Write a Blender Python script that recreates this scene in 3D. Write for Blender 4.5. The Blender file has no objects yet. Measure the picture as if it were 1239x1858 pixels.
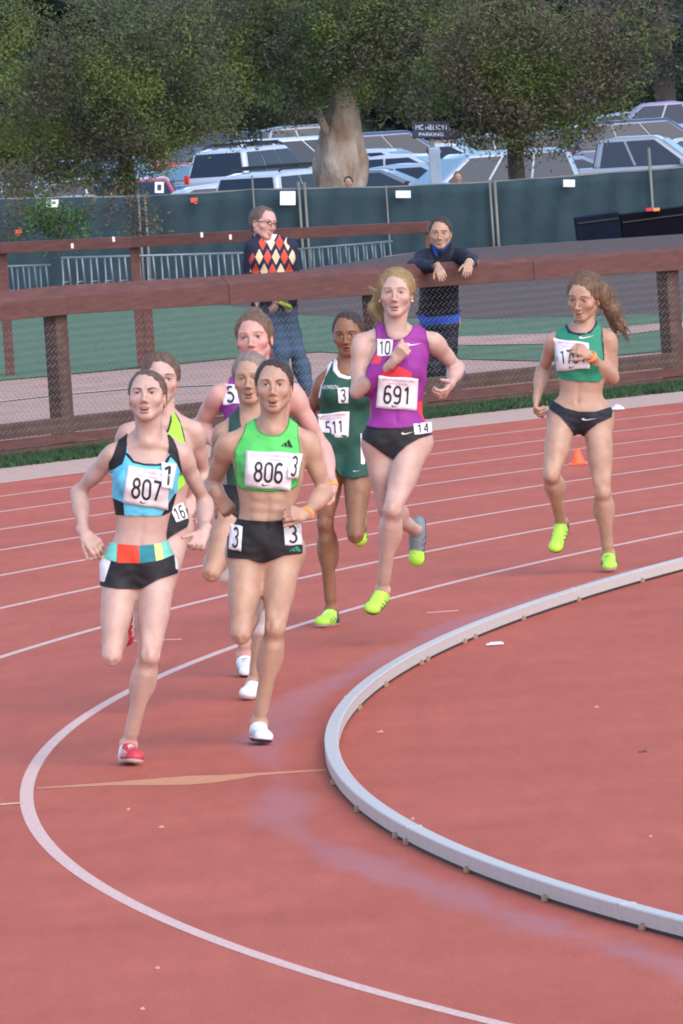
import bpy, math, random
import numpy as np
from mathutils import Vector, Matrix
from mathutils.bvhtree import BVHTree

# ------------------------------------------------------------------ camera, sky, sun, exposure
SC = bpy.context.scene
COL = SC.collection
F_PX, YH, CAM_H, CX, CY, RAD, ROLL = 18038.7, 34.146, 3.038, 36.366, 40.975, 36.5, -0.06697
W_PX, H_PX = 1239.0, 1858.0
PITCH = math.atan((929 - YH) / F_PX)

cam = bpy.data.cameras.new('camera')
cam.sensor_fit = 'VERTICAL'
cam.sensor_height = 36.0
cam.lens = F_PX / H_PX * 36.0
cam.clip_start = 0.5
cam.clip_end = 3000
cam_ob = bpy.data.objects.new('camera', cam)
COL.objects.link(cam_ob)
fw = Vector((0, math.cos(PITCH), -math.sin(PITCH)))
rt0 = Vector((1, 0, 0))
dn0 = Vector((0, -math.sin(PITCH), -math.cos(PITCH)))
cr, sr = math.cos(ROLL), math.sin(ROLL)
RT = rt0 * cr + dn0 * (-sr)      # image right
DN = rt0 * sr + dn0 * cr         # image down
UPV = -DN
m = Matrix((RT, UPV, -fw)).transposed().to_4x4()
m.translation = Vector((0, 0, CAM_H))
cam_ob.matrix_world = m
SC.camera = cam_ob

SUN_EL, SUN_AZ = math.radians(38), math.radians(30)   # soft, from behind the camera and to its right
world = bpy.data.worlds.new('World')
SC.world = world
world.use_nodes = True
wn = world.node_tree.nodes
sky = wn.new('ShaderNodeTexSky')
sky.sky_type = 'NISHITA'
sky.sun_disc = False
sky.sun_elevation = SUN_EL
sky.sun_rotation = math.radians(180) - SUN_AZ
sky.air_density = 1.0
sky.dust_density = 1.5
bg = wn['Background']
bg.inputs['Strength'].default_value = 0.15
world.node_tree.links.new(sky.outputs[0], bg.inputs[0])
sun = bpy.data.lights.new('sun', 'SUN')
sun.energy = 0.55
sun.angle = math.radians(55)
sun.color = (1.0, 0.86, 0.72)
sun_ob = bpy.data.objects.new('sun', sun)
COL.objects.link(sun_ob)
sdir = Vector((math.sin(SUN_AZ) * math.cos(SUN_EL), -math.cos(SUN_AZ) * math.cos(SUN_EL), math.sin(SUN_EL)))
sun_ob.rotation_euler = sdir.to_track_quat('Z', 'Y').to_euler()
SC.view_settings.view_transform = 'Standard'
SC.view_settings.look = 'None'
SC.view_settings.exposure = 1.22
SC.view_settings.gamma = 1.0
SC.cycles.filter_width = 1.9

# ------------------------------------------------------------------ maths between the lens and the place
RTn, DNn, FWn = np.array(RT), np.array(DN), np.array(fw)
CAMP = np.array([0, 0, CAM_H])
def ray(x, y):
    return FWn + RTn * ((x - 619.5) / F_PX) + DNn * ((y - 929) / F_PX)
def at(x, y, Y):
    d = ray(x, y)
    return CAMP + d * (Y / d[1])
def gr(x, y, h=0.0):
    d = ray(x, y)
    return CAMP + d * ((h - CAM_H) / d[2])
def proj(V):
    q = V - CAMP
    dz = q @ FWn
    return 619.5 + F_PX * (q @ RTn) / dz, 929 + F_PX * (q @ DNn) / dz
rng = np.random.default_rng(7)
random.seed(7)

# ------------------------------------------------------------------ helpers: materials
def lin(r, g, b):
    f = lambda c: ((c / 255 + 0.055) / 1.055) ** 2.4 if c > 10 else c / 255 / 12.92
    return (f(r), f(g), f(b), 1)
MATS = {}
def mat(name, c, rough=0.6, metal=0.0, var=0.0, vscale=20.0, bump=0.0, bscale=60.0, spec=0.5, c2=None,
        coat=0.0, sss=0.0, attr=None, stretch=None, trans=0.0):
    if name in MATS:
        return MATS[name]
    mt = bpy.data.materials.new(name)
    mt.use_nodes = True
    nt = mt.node_tree
    b = nt.nodes['Principled BSDF']
    c = tuple(c[:3]) + (1,)
    b.inputs['Base Color'].default_value = c
    b.inputs['Roughness'].default_value = rough
    b.inputs['Metallic'].default_value = metal
    b.inputs['Specular IOR Level'].default_value = spec
    b.inputs['Coat Weight'].default_value = coat
    if sss:
        b.inputs['Subsurface Weight'].default_value = sss
        b.inputs['Subsurface Radius'].default_value = (0.012, 0.005, 0.003)
        b.inputs['Subsurface Scale'].default_value = 1.0
    tc = nt.nodes.new('ShaderNodeTexCoord')
    src = tc.outputs['Object']
    if stretch:
        mp = nt.nodes.new('ShaderNodeMapping')
        mp.inputs['Scale'].default_value = stretch
        nt.links.new(src, mp.inputs[0])
        src = mp.outputs[0]
    last = None
    if var or c2:
        n = nt.nodes.new('ShaderNodeTexNoise')
        n.inputs['Scale'].default_value = vscale
        n.inputs['Detail'].default_value = 5
        nt.links.new(src, n.inputs['Vector'])
        rp = nt.nodes.new('ShaderNodeValToRGB')
        rp.color_ramp.elements[0].position = 0.3
        rp.color_ramp.elements[1].position = 0.7
        if c2:
            rp.color_ramp.elements[0].color = c
            rp.color_ramp.elements[1].color = tuple(c2[:3]) + (1,)
        else:
            rp.color_ramp.elements[0].color = tuple(x * (1 - var) for x in c[:3]) + (1,)
            rp.color_ramp.elements[1].color = tuple(min(1, x * (1 + var)) for x in c[:3]) + (1,)
        nt.links.new(n.outputs['Fac'], rp.inputs[0])
        last = rp.outputs[0]
    if attr:
        a = nt.nodes.new('ShaderNodeAttribute')
        a.attribute_name = attr
        mx = nt.nodes.new('ShaderNodeMix')
        mx.data_type = 'RGBA'
        mx.blend_type = 'MULTIPLY'
        mx.inputs[0].default_value = 1
        if last:
            nt.links.new(last, mx.inputs[6])
        else:
            mx.inputs[6].default_value = c
        nt.links.new(a.outputs['Color'], mx.inputs[7])
        last = mx.outputs[2]
    if last:
        nt.links.new(last, b.inputs['Base Color'])
    if bump:
        n2 = nt.nodes.new('ShaderNodeTexNoise')
        n2.inputs['Scale'].default_value = bscale
        n2.inputs['Detail'].default_value = 3
        nt.links.new(src, n2.inputs['Vector'])
        bp = nt.nodes.new('ShaderNodeBump')
        bp.inputs['Strength'].default_value = 1
        bp.inputs['Distance'].default_value = bump
        nt.links.new(n2.outputs['Fac'], bp.inputs['Height'])
        nt.links.new(bp.outputs[0], b.inputs['Normal'])
    MATS[name] = mt
    return mt

# ------------------------------------------------------------------ helpers: objects
def tag(o, label=None, cat=None, group=None, kind=None):
    if label: o['label'] = label
    if cat: o['category'] = cat
    if group: o['group'] = group
    if kind: o['kind'] = kind
    return o
def empty(name, loc, label, cat, group=None):
    o = bpy.data.objects.new(name, None)
    COL.objects.link(o)
    o.location = Vector([float(v) for v in loc])
    o.empty_display_size = 0.2
    return tag(o, label, cat, group)
def mkobj(name, V, Fc, mats, parent=None, smooth=False, midx=None, col=None, world_space=True):
    me = bpy.data.meshes.new(name)
    V = np.asarray(V, dtype=float)
    if isinstance(Fc, np.ndarray):
        Fc = Fc.tolist()
    me.from_pydata(V.tolist(), [], Fc)
    if not isinstance(mats, (list, tuple)):
        mats = [mats]
    for mm in mats:
        me.materials.append(mm)
    if midx is not None:
        me.polygons.foreach_set('material_index', np.asarray(midx, dtype=np.int32))
    if smooth:
        me.polygons.foreach_set('use_smooth', np.ones(len(me.polygons), dtype=bool))
    if col is not None:
        ca = me.color_attributes.new('tint', 'FLOAT_COLOR', 'POINT')
        ca.data.foreach_set('color', np.asarray(col, dtype=np.float32).ravel())
    me.update()
    o = bpy.data.objects.new(name, me)
    COL.objects.link(o)
    if parent is not None:
        o.parent = parent
        if world_space:
            pl = parent.location.copy()
            pp = parent.parent
            while pp is not None:
                pl = pl + pp.location
                pp = pp.parent
            me.transform(Matrix.Translation(-pl))
    return o
class MB:
    """collects simple solids, linked as one mesh object"""
    def __init__(s):
        s.v = []; s.f = []; s.m = []
    def add(s, vs, fs, mi=0):
        n = len(s.v)
        s.v += [tuple(map(float, p)) for p in vs]
        for q in fs:
            s.f.append([i + n for i in q]); s.m.append(mi)
    def box(s, c, e, ax=None, mi=0, taper=1.0):
        ax = ax if ax is not None else np.eye(3)
        vs = []
        for k in (-1, 1):
            t = taper if k > 0 else 1
            for i, j in ((-1, -1), (1, -1), (1, 1), (-1, 1)):
                vs.append(np.array(c) + ax[0] * i * e[0] * t + ax[1] * j * e[1] * t + ax[2] * k * e[2])
        s.add(vs, [(3, 2, 1, 0), (4, 5, 6, 7), (0, 1, 5, 4), (1, 2, 6, 5), (2, 3, 7, 6), (3, 0, 4, 7)], mi)
    def bar(s, a, b, w, h=None, mi=0, up=(0, 0, 1)):
        a = np.array(a, float); b = np.array(b, float)
        h = h or w
        d = b - a; L = np.linalg.norm(d); d /= L
        u = np.array(up, float); u -= d * (u @ d)
        if np.linalg.norm(u) < 1e-3:
            u = np.array([0, 1., 0]); u -= d * (u @ d)
        u /= np.linalg.norm(u); r = np.cross(u, d)
        s.box((a + b) / 2, (w / 2, h / 2, L / 2), np.array([r, u, d]), mi)
    def tube(s, pts, r, n=6, mi=0, r2=None):
        pts = [np.array(p, float) for p in pts]
        rings = []
        for i, p in enumerate(pts):
            d = pts[min(i + 1, len(pts) - 1)] - pts[max(i - 1, 0)]
            d /= np.linalg.norm(d) + 1e-9
            u = np.array([0, 0, 1.]) if abs(d[2]) < 0.9 else np.array([1., 0, 0])
            u -= d * (u @ d); u /= np.linalg.norm(u); w = np.cross(d, u)
            rr = r if r2 is None else r + (r2 - r) * i / (len(pts) - 1)
            rings.append([p + rr * (u * math.cos(2 * math.pi * k / n) + w * math.sin(2 * math.pi * k / n)) for k in range(n)])
        vs = [q for g in rings for q in g]
        fs = []
        for i in range(len(pts) - 1):
            for k in range(n):
                fs.append((i * n + k, i * n + (k + 1) % n, (i + 1) * n + (k + 1) % n, (i + 1) * n + k))
        fs.append(tuple(range(n))[::-1]); fs.append(tuple((len(pts) - 1) * n + k for k in range(n)))
        s.add(vs, fs, mi)
    def build(s, name, mats, parent=None, smooth=False, bevel=0.0):
        o = mkobj(name, s.v, s.f, mats, parent, smooth, s.m)
        if bevel:
            b = o.modifiers.new('bevel', 'BEVEL'); b.width = bevel; b.segments = 2; b.limit_method = 'ANGLE'
        return o

# ------------------------------------------------------------------ the setting: ground sheets
PI = math.pi
def ring(name, r0, r1, z, m_, a0=PI * 0.45, a1=PI * 1.55, n=700, kind='structure'):
    an = np.linspace(a0, a1, n)
    V = []
    Fs = []
    for a in an:
        for r in (r0, r1):
            V.append((CX + r * math.cos(a), CY + r * math.sin(a), z))
    for i in range(n - 1):
        Fs.append((2 * i, 2 * i + 1, 2 * i + 3, 2 * i + 2))
    o = mkobj(name, V, Fs, m_)
    if kind: o['kind'] = kind
    return o
def sheet(name, pts, z, m_, kind='structure'):
    return tag(mkobj(name, [(p[0], p[1], z) for p in pts], [tuple(range(len(pts)))], m_), kind=kind)

def terrain_h(x, y):
    e = 127.0 + 0.0 * x if x > 1.0 else (121.0 if x < -0.6 else 121 + 6 * (x + 0.6) / 1.6)
    if y < e: return 0.0
    if y < e + 4: return -0.85 * (y - e) / 4
    if y < 150: return -0.85 - 1.05 * (y - e - 4) / (150 - e - 4)
    return -1.9
M_dirt = mat('packed_dirt', lin(158, 124, 114), 0.95, c2=lin(180, 146, 134), vscale=3.0, bump=0.01, bscale=25)
xs = np.concatenate([np.linspace(-400, -8, 12), np.linspace(-6, 6, 31), np.linspace(8, 400, 12)])
ys = np.concatenate([np.linspace(-60, 110, 8), np.linspace(115, 155, 41), np.linspace(170, 900, 8)])
V = [(x, y, terrain_h(x, y) - 0.008) for x in xs for y in ys]
nY = len(ys)
Fs = [(i * nY + j, (i + 1) * nY + j, (i + 1) * nY + j + 1, i * nY + j + 1) for i in range(len(xs) - 1) for j in range(nY - 1)]
tag(mkobj('ground', V, Fs, M_dirt, smooth=True), kind='structure')

# running surface: red polymer with fine granules and damp lilac patches by the kerb
def track_material():
    mt = bpy.data.materials.new('track_surface'); mt.use_nodes = True
    nt = mt.node_tree; b = nt.nodes['Principled BSDF']; L = nt.links.new
    tc = nt.nodes.new('ShaderNodeTexCoord')
    def noise(s, d=4, dist=0.0):
        n = nt.nodes.new('ShaderNodeTexNoise'); n.inputs['Scale'].default_value = s; n.inputs['Detail'].default_value = d
        n.inputs['Distortion'].default_value = dist
        L(tc.outputs['Object'], n.inputs['Vector']); return n.outputs['Fac']
    def ramp(f, p0, c0, p1, c1):
        r = nt.nodes.new('ShaderNodeValToRGB'); e = r.color_ramp.elements
        e[0].position = p0; e[0].color = c0; e[1].position = p1; e[1].color = c1
        L(f, r.inputs[0]); return r.outputs[0]
    def mix(f, a, c, mode='MIX'):
        mx = nt.nodes.new('ShaderNodeMix'); mx.data_type = 'RGBA'; mx.blend_type = mode
        if isinstance(f, float): mx.inputs[0].default_value = f
        else: L(f, mx.inputs[0])
        for k, s in ((6, a), (7, c)):
            if isinstance(s, tuple): mx.inputs[k].default_value = s
            else: L(s, mx.inputs[k])
        return mx.outputs[2]
    def mth(op, a, c=None):
        n = nt.nodes.new('ShaderNodeMath'); n.operation = op
        for k, s in ((0, a), (1, c)):
            if s is None: continue
            if isinstance(s, (int, float)): n.inputs[k].default_value = s
            else: L(s, n.inputs[k])
        return n.outputs[0]
    base = ramp(noise(0.9, 6), 0.3, TRK_A, 0.7, TRK_B)
    gran = ramp(noise(210, 2), 0.25, (0.62, 0.62, 0.64, 1), 0.75, (1.38, 1.32, 1.32, 1))
    c = mix(1.0, base, gran, 'MULTIPLY')
    gran2 = ramp(noise(75, 3), 0.3, (0.84, 0.84, 0.84, 1), 0.7, (1.13, 1.13, 1.15, 1))
    c = mix(1.0, c, gran2, 'MULTIPLY')
    mps = nt.nodes.new('ShaderNodeMapping'); mps.inputs['Scale'].default_value = (3.0, .5, 1); L(tc.outputs['Object'], mps.inputs[0])
    ns = nt.nodes.new('ShaderNodeTexNoise'); ns.inputs['Scale'].default_value = 3.0; ns.inputs['Detail'].default_value = 8; ns.inputs['Roughness'].default_value = .65
    L(mps.outputs[0], ns.inputs['Vector'])
    c = mix(1.0, c, ramp(ns.outputs['Fac'], 0.35, (0.93, 0.90, 0.88, 1), 0.65, (1.06, 1.07, 1.09, 1)), 'MULTIPLY')
    # radial distance from the bend's centre
    sp = nt.nodes.new('ShaderNodeSeparateXYZ'); L(tc.outputs['Object'], sp.inputs[0])
    dx = mth('SUBTRACT', sp.outputs[0], CX); dy = mth('SUBTRACT', sp.outputs[1], CY)
    r = mth('SQRT', mth('ADD', mth('MULTIPLY', dx, dx), mth('MULTIPLY', dy, dy)))
    q = mth('SUBTRACT', r, RAD)
    # damp stripe along the kerb, broken up by noise
    band = mth('SUBTRACT', 1.0, mth('DIVIDE', mth('ABSOLUTE', mth('SUBTRACT', q, mth('ADD', 0.25, mth('MULTIPLY', mth('SINE', mth('MULTIPLY', sp.outputs[1], .9)), .05)))), 0.19))
    mpw = nt.nodes.new('ShaderNodeMapping'); mpw.inputs['Scale'].default_value = (1.0, .22, 1)
    L(tc.outputs['Object'], mpw.inputs[0])
    nw = nt.nodes.new('ShaderNodeTexNoise'); nw.inputs['Scale'].default_value = 2.2; nw.inputs['Detail'].default_value = 6; nw.inputs['Roughness'].default_value = .6
    L(mpw.outputs[0], nw.inputs['Vector']); wn_ = nw.outputs['Fac']
    wet = ramp(mth('ADD', band, mth('MULTIPLY', mth('SUBTRACT', wn_, 0.46), 2.6)), 0.36, (0, 0, 0, 1), 0.95, (0.45, 0.45, 0.45, 1))
    c = mix(wet, c, lin(168, 108, 116))
    L(c, b.inputs['Base Color'])
    rr = nt.nodes.new('ShaderNodeMapRange'); L(wet, rr.inputs[0]); rr.inputs[3].default_value = 0.82; rr.inputs[4].default_value = 0.5
    L(rr.outputs[0], b.inputs['Roughness'])
    bp = nt.nodes.new('ShaderNodeBump'); bp.inputs['Distance'].default_value = 0.002; bp.inputs['Strength'].default_value = 0.6
    L(noise(240, 2), bp.inputs['Height']); L(bp.outputs[0], b.inputs['Normal'])
    b.inputs['Specular IOR Level'].default_value = 0.35
    return mt
TRK_A, TRK_B = lin(170, 82, 61), lin(184, 93, 72)
M_track = track_material()
o = ring('running_track', 0.0, 47.45, 0.0, M_track)
tag(o, kind='structure')
M_line = mat('lane_paint', lin(222, 192, 182), 0.7, c2=lin(200, 156, 146), vscale=45)
for k in range(1, 10):
    ring('lane_line', RAD + 1.22 * k - 0.025, RAD + 1.22 * k + 0.03, 0.0012, M_line)
M_conc = mat('apron_concrete', lin(176, 146, 134), 0.9, c2=lin(196, 164, 150), vscale=12, bump=0.002, bscale=90)
ring('apron_path', 47.45, 48.9, 0.0, M_conc)
M_grass = mat('grass_blade', lin(34, 60, 38), 0.8, c2=lin(56, 86, 50), vscale=3)
M_lawn = mat('lawn_soil', lin(60, 88, 66), 0.95, c2=lin(84, 116, 88), vscale=9, bump=0.02, bscale=30)
M_mulch = mat('bark_mulch', lin(62, 48, 48), 0.95, c2=lin(92, 74, 72), vscale=14, bump=0.03, bscale=20)
M_asph = mat('lot_asphalt', lin(70, 72, 76), 0.9, var=0.2, vscale=2)
ring('grass_verge', 48.9, 50.6, 0.0, M_lawn)
g_low = [(-60, 696), (0, 690), (240, 668), (400, 652), (580, 638), (760, 648), (870, 652), (1000, 655), (1215, 636), (1330, 630)]
g_top = [(1330, 562), (1239, 567), (900, 578), (700, 577), (560, 572), (400, 552), (240, 548), (-60, 556)]
sheet('lawn', [gr(*p) for p in g_low + g_top], 0.0, M_lawn)
p_up = [(690, 618), (850, 611), (1000, 606), (1215, 586), (1330, 580), (1330, 592), (1215, 598), (1000, 625), (850, 627), (720, 625)]
sheet('walking_path', [gr(*p) for p in p_up], 0.006, M_dirt)
M_mul_pts = [gr(-80, 556.5), gr(240, 548.5), gr(400, 552.5), gr(560, 572.5), gr(700, 577.5), gr(900, 578.5), gr(1239, 567.5), gr(1400, 560)]
sheet('mulch_bed', list(M_mul_pts) + [(6, 126.6, 0), (1.2, 126.6, 0), (-0.6, 120.6, 0), (-6, 120.6, 0)], 0.0, M_mulch)
sheet('parking_lot', [(-60, 151), (60, 151), (60, 320), (-60, 320)], -1.9, M_asph)
wl = [(-20, 730), (100, 716), (240, 704), (560, 690), (850, 682), (1010, 664), (1230, 652)]
M_chalk = mat('chalk_line', lin(182, 162, 156), 0.9, var=0.2, vscale=8)
pts = [gr(*p) for p in wl]
sheet('chalk_line', [p + np.array([0, .12, 0]) for p in pts] + [p - np.array([0, .12, 0]) for p in pts[::-1]], 0.0, M_chalk)
M_orange = mat('marking_paint', lin(206, 138, 96), 0.8, c2=lin(190, 124, 90), vscale=20)
wd_t = [(66, 1429.5), (200, 1420), (300, 1411.5), (350, 1408), (405, 1406.5), (470, 1402.5), (592, 1396)]
wd_b = [(592, 1398.5), (470, 1407.5), (420, 1416), (390, 1420.5), (340, 1424.5), (290, 1425.5), (200, 1425.5), (66, 1431.5)]
sheet('lane_marking', [gr(*p) for p in wd_t + wd_b], 0.0012, M_orange)
M_tan = mat('thin_marking', lin(222, 170, 150), 0.8)
for a, b in (((0, 1459.5), (41, 1457)), ((240, 1163), (330, 1160)), ((775, 1112), (832, 1108))):
    sheet('lane_marking', [gr(a[0], a[1] - .8), gr(b[0], b[1] - .8), gr(b[0], b[1] + .8), gr(a[0], a[1] + .8)], 0.0012, M_tan)
sheet('lane_marking', [gr(0, 1459), gr(40, 1456.5), gr(40, 1459), gr(0, 1462)], 0.0024, M_tan)

# grass blades on the verge under the fence and a little on the lawn
def blades(name, sampler, n, h0, h1, m_):
    V = np.zeros((n, 3, 3)); P = sampler(n)
    a = rng.uniform(0, PI, n); w = rng.uniform(.005, .011, n); h = rng.uniform(h0, h1, n)
    dx = np.cos(a) * w; dy = np.sin(a) * w
    V[:, 0] = np.c_[P[:, 0] - dx, P[:, 1] - dy, P[:, 2]]
    V[:, 1] = np.c_[P[:, 0] + dx, P[:, 1] + dy, P[:, 2]]
    V[:, 2] = np.c_[P[:, 0] + rng.normal(0, h * .35), P[:, 1] + rng.normal(0, h * .35), P[:, 2] + h]
    Fc = np.arange(n * 3).reshape(n, 3)
    return tag(mkobj(name, V.reshape(-1, 3), Fc, m_), 'short green grass growing along the foot of the brown fence', 'grass', kind='stuff')
def samp_ring(n):
    a = rng.uniform(PI * .62, PI * .80, n); r = 48.85 + 1.55 * rng.beta(1.1, 1.0, n)
    return np.c_[CX + r * np.cos(a), CY + r * np.sin(a), np.zeros(n)]
def samp_keep(n):
    P = samp_ring(n * 2)
    k = (np.abs(P[:, 0]) < 3.4)
    P = P[k]
    return P[rng.integers(0, len(P), n)]
blades('verge_grass', samp_keep, 60000, .02, .05, M_grass)

# ------------------------------------------------------------------ raised kerb rail
M_alu = mat('kerb_aluminium', lin(186, 180, 178), 0.5, metal=0.0, var=0.06, vscale=30, spec=0.5)
M_alud = mat('kerb_foot_metal', lin(150, 128, 112), 0.6)
def angle_of(p): return math.atan2(p[1] - CY, p[0] - CX)
kerb = empty('track_kerb', (CX - RAD, CY, 0), 'pale raised metal kerb rail curving round the inside of lane one', 'kerb')
mb = MB()
an = np.linspace(PI * .62, PI * 1.38, 420)
kz0, kz1 = 0.014, 0.066
prof = [(0, kz0), (0, kz1 - .004), (-.004, kz1), (-.052, kz1), (-.056, kz1 - .004), (-.056, kz0)]
vs = [(CX + (RAD + q[0]) * math.cos(a), CY + (RAD + q[0]) * math.sin(a), q[1]) for a in an for q in prof]
n6 = len(prof)
fs = [(i * n6 + k, (i + 1) * n6 + k, (i + 1) * n6 + (k + 1) % n6, i * n6 + (k + 1) % n6) for i in range(len(an) - 1) for k in range(n6)]
fs += [tuple(range(n6)), tuple((len(an) - 1) * n6 + k for k in range(n6))[::-1]]
mb.add(vs, fs); mb.build('rail', M_alu, kerb)
mb = MB()
for a in np.linspace(PI * .62, PI * 1.38, 230):
    pass
vs = [(CX + (RAD + q[0]) * math.cos(a), CY + (RAD + q[0]) * math.sin(a), q[1]) for a in an for q in ((-.004, 0.0005), (-.004, kz0 - .001), (-.05, kz0 - .001), (-.05, .0005))]
fs = [(i * 4 + k, (i + 1) * 4 + k, (i + 1) * 4 + (k + 1) % 4, i * 4 + (k + 1) % 4) for i in range(len(an) - 1) for k in range(4)]
mb.add(vs, fs); mb.build('gap_shade', mat('kerb_gap_shade', lin(46, 40, 40), .8), kerb)  # dark strip standing in for the shade in the gap under the rail
for (px, py) in ((733, 1500), (648, 1262), (1010, 1068), (1120, 1640)):
    a = angle_of(gr(px, py, .066)); mb = MB()
    vs = [(CX + (RAD + q[0]) * math.cos(b_), CY + (RAD + q[0]) * math.sin(b_), q[1]) for b_ in (a - .0006, a + .0006) for q in ((.0012, kz0 - .001), (.0012, kz1 + .0012), (-.0572, kz1 + .0012), (-.0572, kz0 - .001))]
    mb.add(vs, [(k, 4 + k, 4 + (k + 1) % 4, (k + 1) % 4) for k in range(4)] + [(0, 1, 2, 3), (7, 6, 5, 4)]); mb.build('joint_sleeve', M_alu, kerb)
for (px, py, inner) in ((612, 1425, 0), (661, 1473, 0), (731, 1521, 0), (749, 1532, 0), (862, 1583, 0), (1011, 1634, 0), (1195, 1686, 0),
                        (645, 1289, 1), (693, 1247, 1), (755, 1207, 1), (767, 1201, 1), (829, 1169, 1), (846, 1161, 1), (931, 1127, 1), (1030, 1093, 1), (1135, 1059, 1)):
    a = angle_of(gr(px, py)); r = RAD + (0.006 if not inner else -0.062)
    ax = np.array([[math.cos(a), math.sin(a), 0], [-math.sin(a), math.cos(a), 0], [0, 0, 1]])
    mb = MB(); mb.box((CX + r * math.cos(a), CY + r * math.sin(a), .011), (.010, .011, .0105), ax)
    mb.box((CX + r * math.cos(a), CY + r * math.sin(a), .0235), (.006, .006, .002), ax)
    mb.build('rail_foot', M_alud, kerb, bevel=.002)

# ------------------------------------------------------------------ near fence: brown timber rails, posts and chain-link mesh
M_wood = mat('brown_timber', lin(84, 52, 50), 0.8, c2=lin(102, 66, 62), vscale=6, bump=0.004, bscale=40, stretch=(1, 1, 6))
M_woodd = mat('weathered_timber', lin(74, 54, 52), 0.88, c2=lin(94, 72, 68), vscale=9, bump=0.004, bscale=40)
M_wire = mat('galvanised_wire', lin(150, 148, 142), 0.5, metal=0.3)
FR = 49.93
def fpt(a, r=FR): return np.array([CX + r * math.cos(a), CY + r * math.sin(a), 0.0])
pa = [angle_of(gr(x, y)) for x, y in ((172, 816), (838, 749), (1281, 695))]
d1 = pa[1] - pa[2]
st0, st1 = pa[0] - pa[1], pa[1] - pa[2]
angs = [pa[0] + st0] + pa + [pa[2] - st1] + [pa[2] - 2 * st1, pa[2] - 3 * st1]
angs = [pa[0] + 3 * st0, pa[0] + 2 * st0] + angs
fence = empty('timber_fence', fpt(pa[1]), 'brown timber and chain-link fence with a thick top rail curving behind the runners', 'fence')
zt = [1.215, 1.215, 1.215, 1.215, 1.135, 1.075, 1.06, 1.06, 1.06]
posts = [fpt(a) for a in angs]
for i in range(0, 9):
    p = posts[i]; a = angs[i]
    ax = np.array([[-math.sin(a), math.cos(a), 0], [math.cos(a), math.sin(a), 0], [0, 0, 1]])
    mb = MB(); mb.box((p[0] + .10 * math.cos(a), p[1] + .10 * math.sin(a), (zt[i] - .02) / 2), (.068, .06, (zt[i] - .02) / 2), ax)
    mb.build('post', M_woodd, fence, bevel=.006)
def plank(mb, p, q, r_in, prof, mi=0):
    """profile (radial, height) swept from p to q"""
    vs = []
    for e, z in ((p[0], p[1]), (q[0], q[1])):
        n = np.array([e[0] - CX, e[1] - CY, 0]); n /= np.linalg.norm(n)
        for (rr, zz) in prof:
            vs.append(e + n * (rr + r_in) + np.array([0, 0, z + zz]))
    n = len(prof)
    fs = [(k, (k + 1) % n, n + (k + 1) % n, n + k) for k in range(n)] + [tuple(range(n))[::-1], tuple(range(n, 2 * n))]
    mb.add(vs, fs, mi)
for i in range(8):
    z0, z1 = zt[i], zt[i + 1]
    A = (posts[i], z0); B = (posts[i + 1], z1)
    bt = .10 if i == 0 else (.10 if i == 1 else .03)
    for k, ((a0, b0)) in enumerate(((0.0, 0.5), (0.502, 1.0))):
        P0 = (A[0] * (1 - a0) + B[0] * a0, z0 * (1 - a0) + z1 * a0); P1 = (A[0] * (1 - b0) + B[0] * b0, z0 * (1 - b0) + z1 * b0)
        lo = 0
        tp = [.085, .085, .085, .085, .05, .03, .02, .02][i]; tq = [.085, .085, .085, .05, .03, .02, .02, .02][i]
        mb = MB()
        vs = []
        for (e, z), t in ((P0, tp if k == 0 else (tp + tq) / 2), (P1, (tp + tq) / 2 if k == 0 else tq)):
            n = np.array([e[0] - CX, e[1] - CY, 0]); n /= np.linalg.norm(n)
            hgt = .215 * (1 if i < 4 else .86)
            for (rr, zz) in ((-.03, -hgt), (-.03, -t), (.05, 0.0), (.13, -.01), (.13, -hgt)):
                vs.append(e + n * rr + np.array([0, 0, z + zz]))
        fs = [(j, (j + 1) % 5, 5 + (j + 1) % 5, 5 + j) for j in range(5)] + [tuple(range(5))[::-1], tuple(range(5, 10))]
        mb.add(vs, fs); mb.build('top_rail', M_wood, fence, bevel=.004)
    mb = MB(); plank(mb, (A[0], 0), (B[0], 0), 0.04, [(0, .135), (0, .245), (.04, .25), (.04, .135)]); mb.build('mesh_board', M_woodd, fence)
    mb = MB(); plank(mb, (A[0], 0), (B[0], 0), -.03, [(0, .066), (0, .132), (.05, .132), (.05, .066)]); mb.build('kick_board', M_wood, fence)
    mb = MB(); plank(mb, (A[0], 0), (B[0], 0), -.02, [(0, -.01), (0, .060), (.05, .060), (.05, -.01)]); mb.build('kick_board', M_woodd, fence)
# chain-link: interlocked zigzag wires as real thin wire
mb = MB()
def wire_quads(P, w=.0016):
    """P: list of polylines (n,3) -> camera-independent crossed strips"""
    V = []; Fq = []
    for L in P:
        L = np.asarray(L)
        for off in ((w, 0, 0), (0, w, 0)):
            o = np.array(off); n = len(V)
            for p in L: V.append(p - o); V.append(p + o)
            for j in range(len(L) - 1): Fq.append((n + 2 * j, n + 2 * j + 1, n + 2 * j + 3, n + 2 * j + 2))
    return V, Fq
lines = []
cell = .056
for i in range(8):
    A, B = posts[i], posts[i + 1]
    L = np.linalg.norm(B - A); n = int(L / cell); d = (B - A) / L
    nn = np.array([A[0] + B[0] - 2 * CX, A[1] + B[1] - 2 * CY, 0]); nn /= np.linalg.norm(nn)
    for j in range(n):
        c0 = A + d * (j * cell)
        ztop = (zt[i] * (1 - j / n) + zt[i + 1] * j / n) - (.23 if i < 4 else .18)
        k = np.arange(0, int((ztop - .12) / cell * 2) + 1)
        sgn = np.where(k % 2 == 0, 0.0, 1.0)
        zz = .12 + k * cell / 2
        pts = c0[None, :] + d[None, :] * (sgn * cell)[:, None] - nn[None, :] * (.012 + .002 * sgn)[:, None]
        pts[:, 2] = zz
        lines.append(pts)
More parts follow.
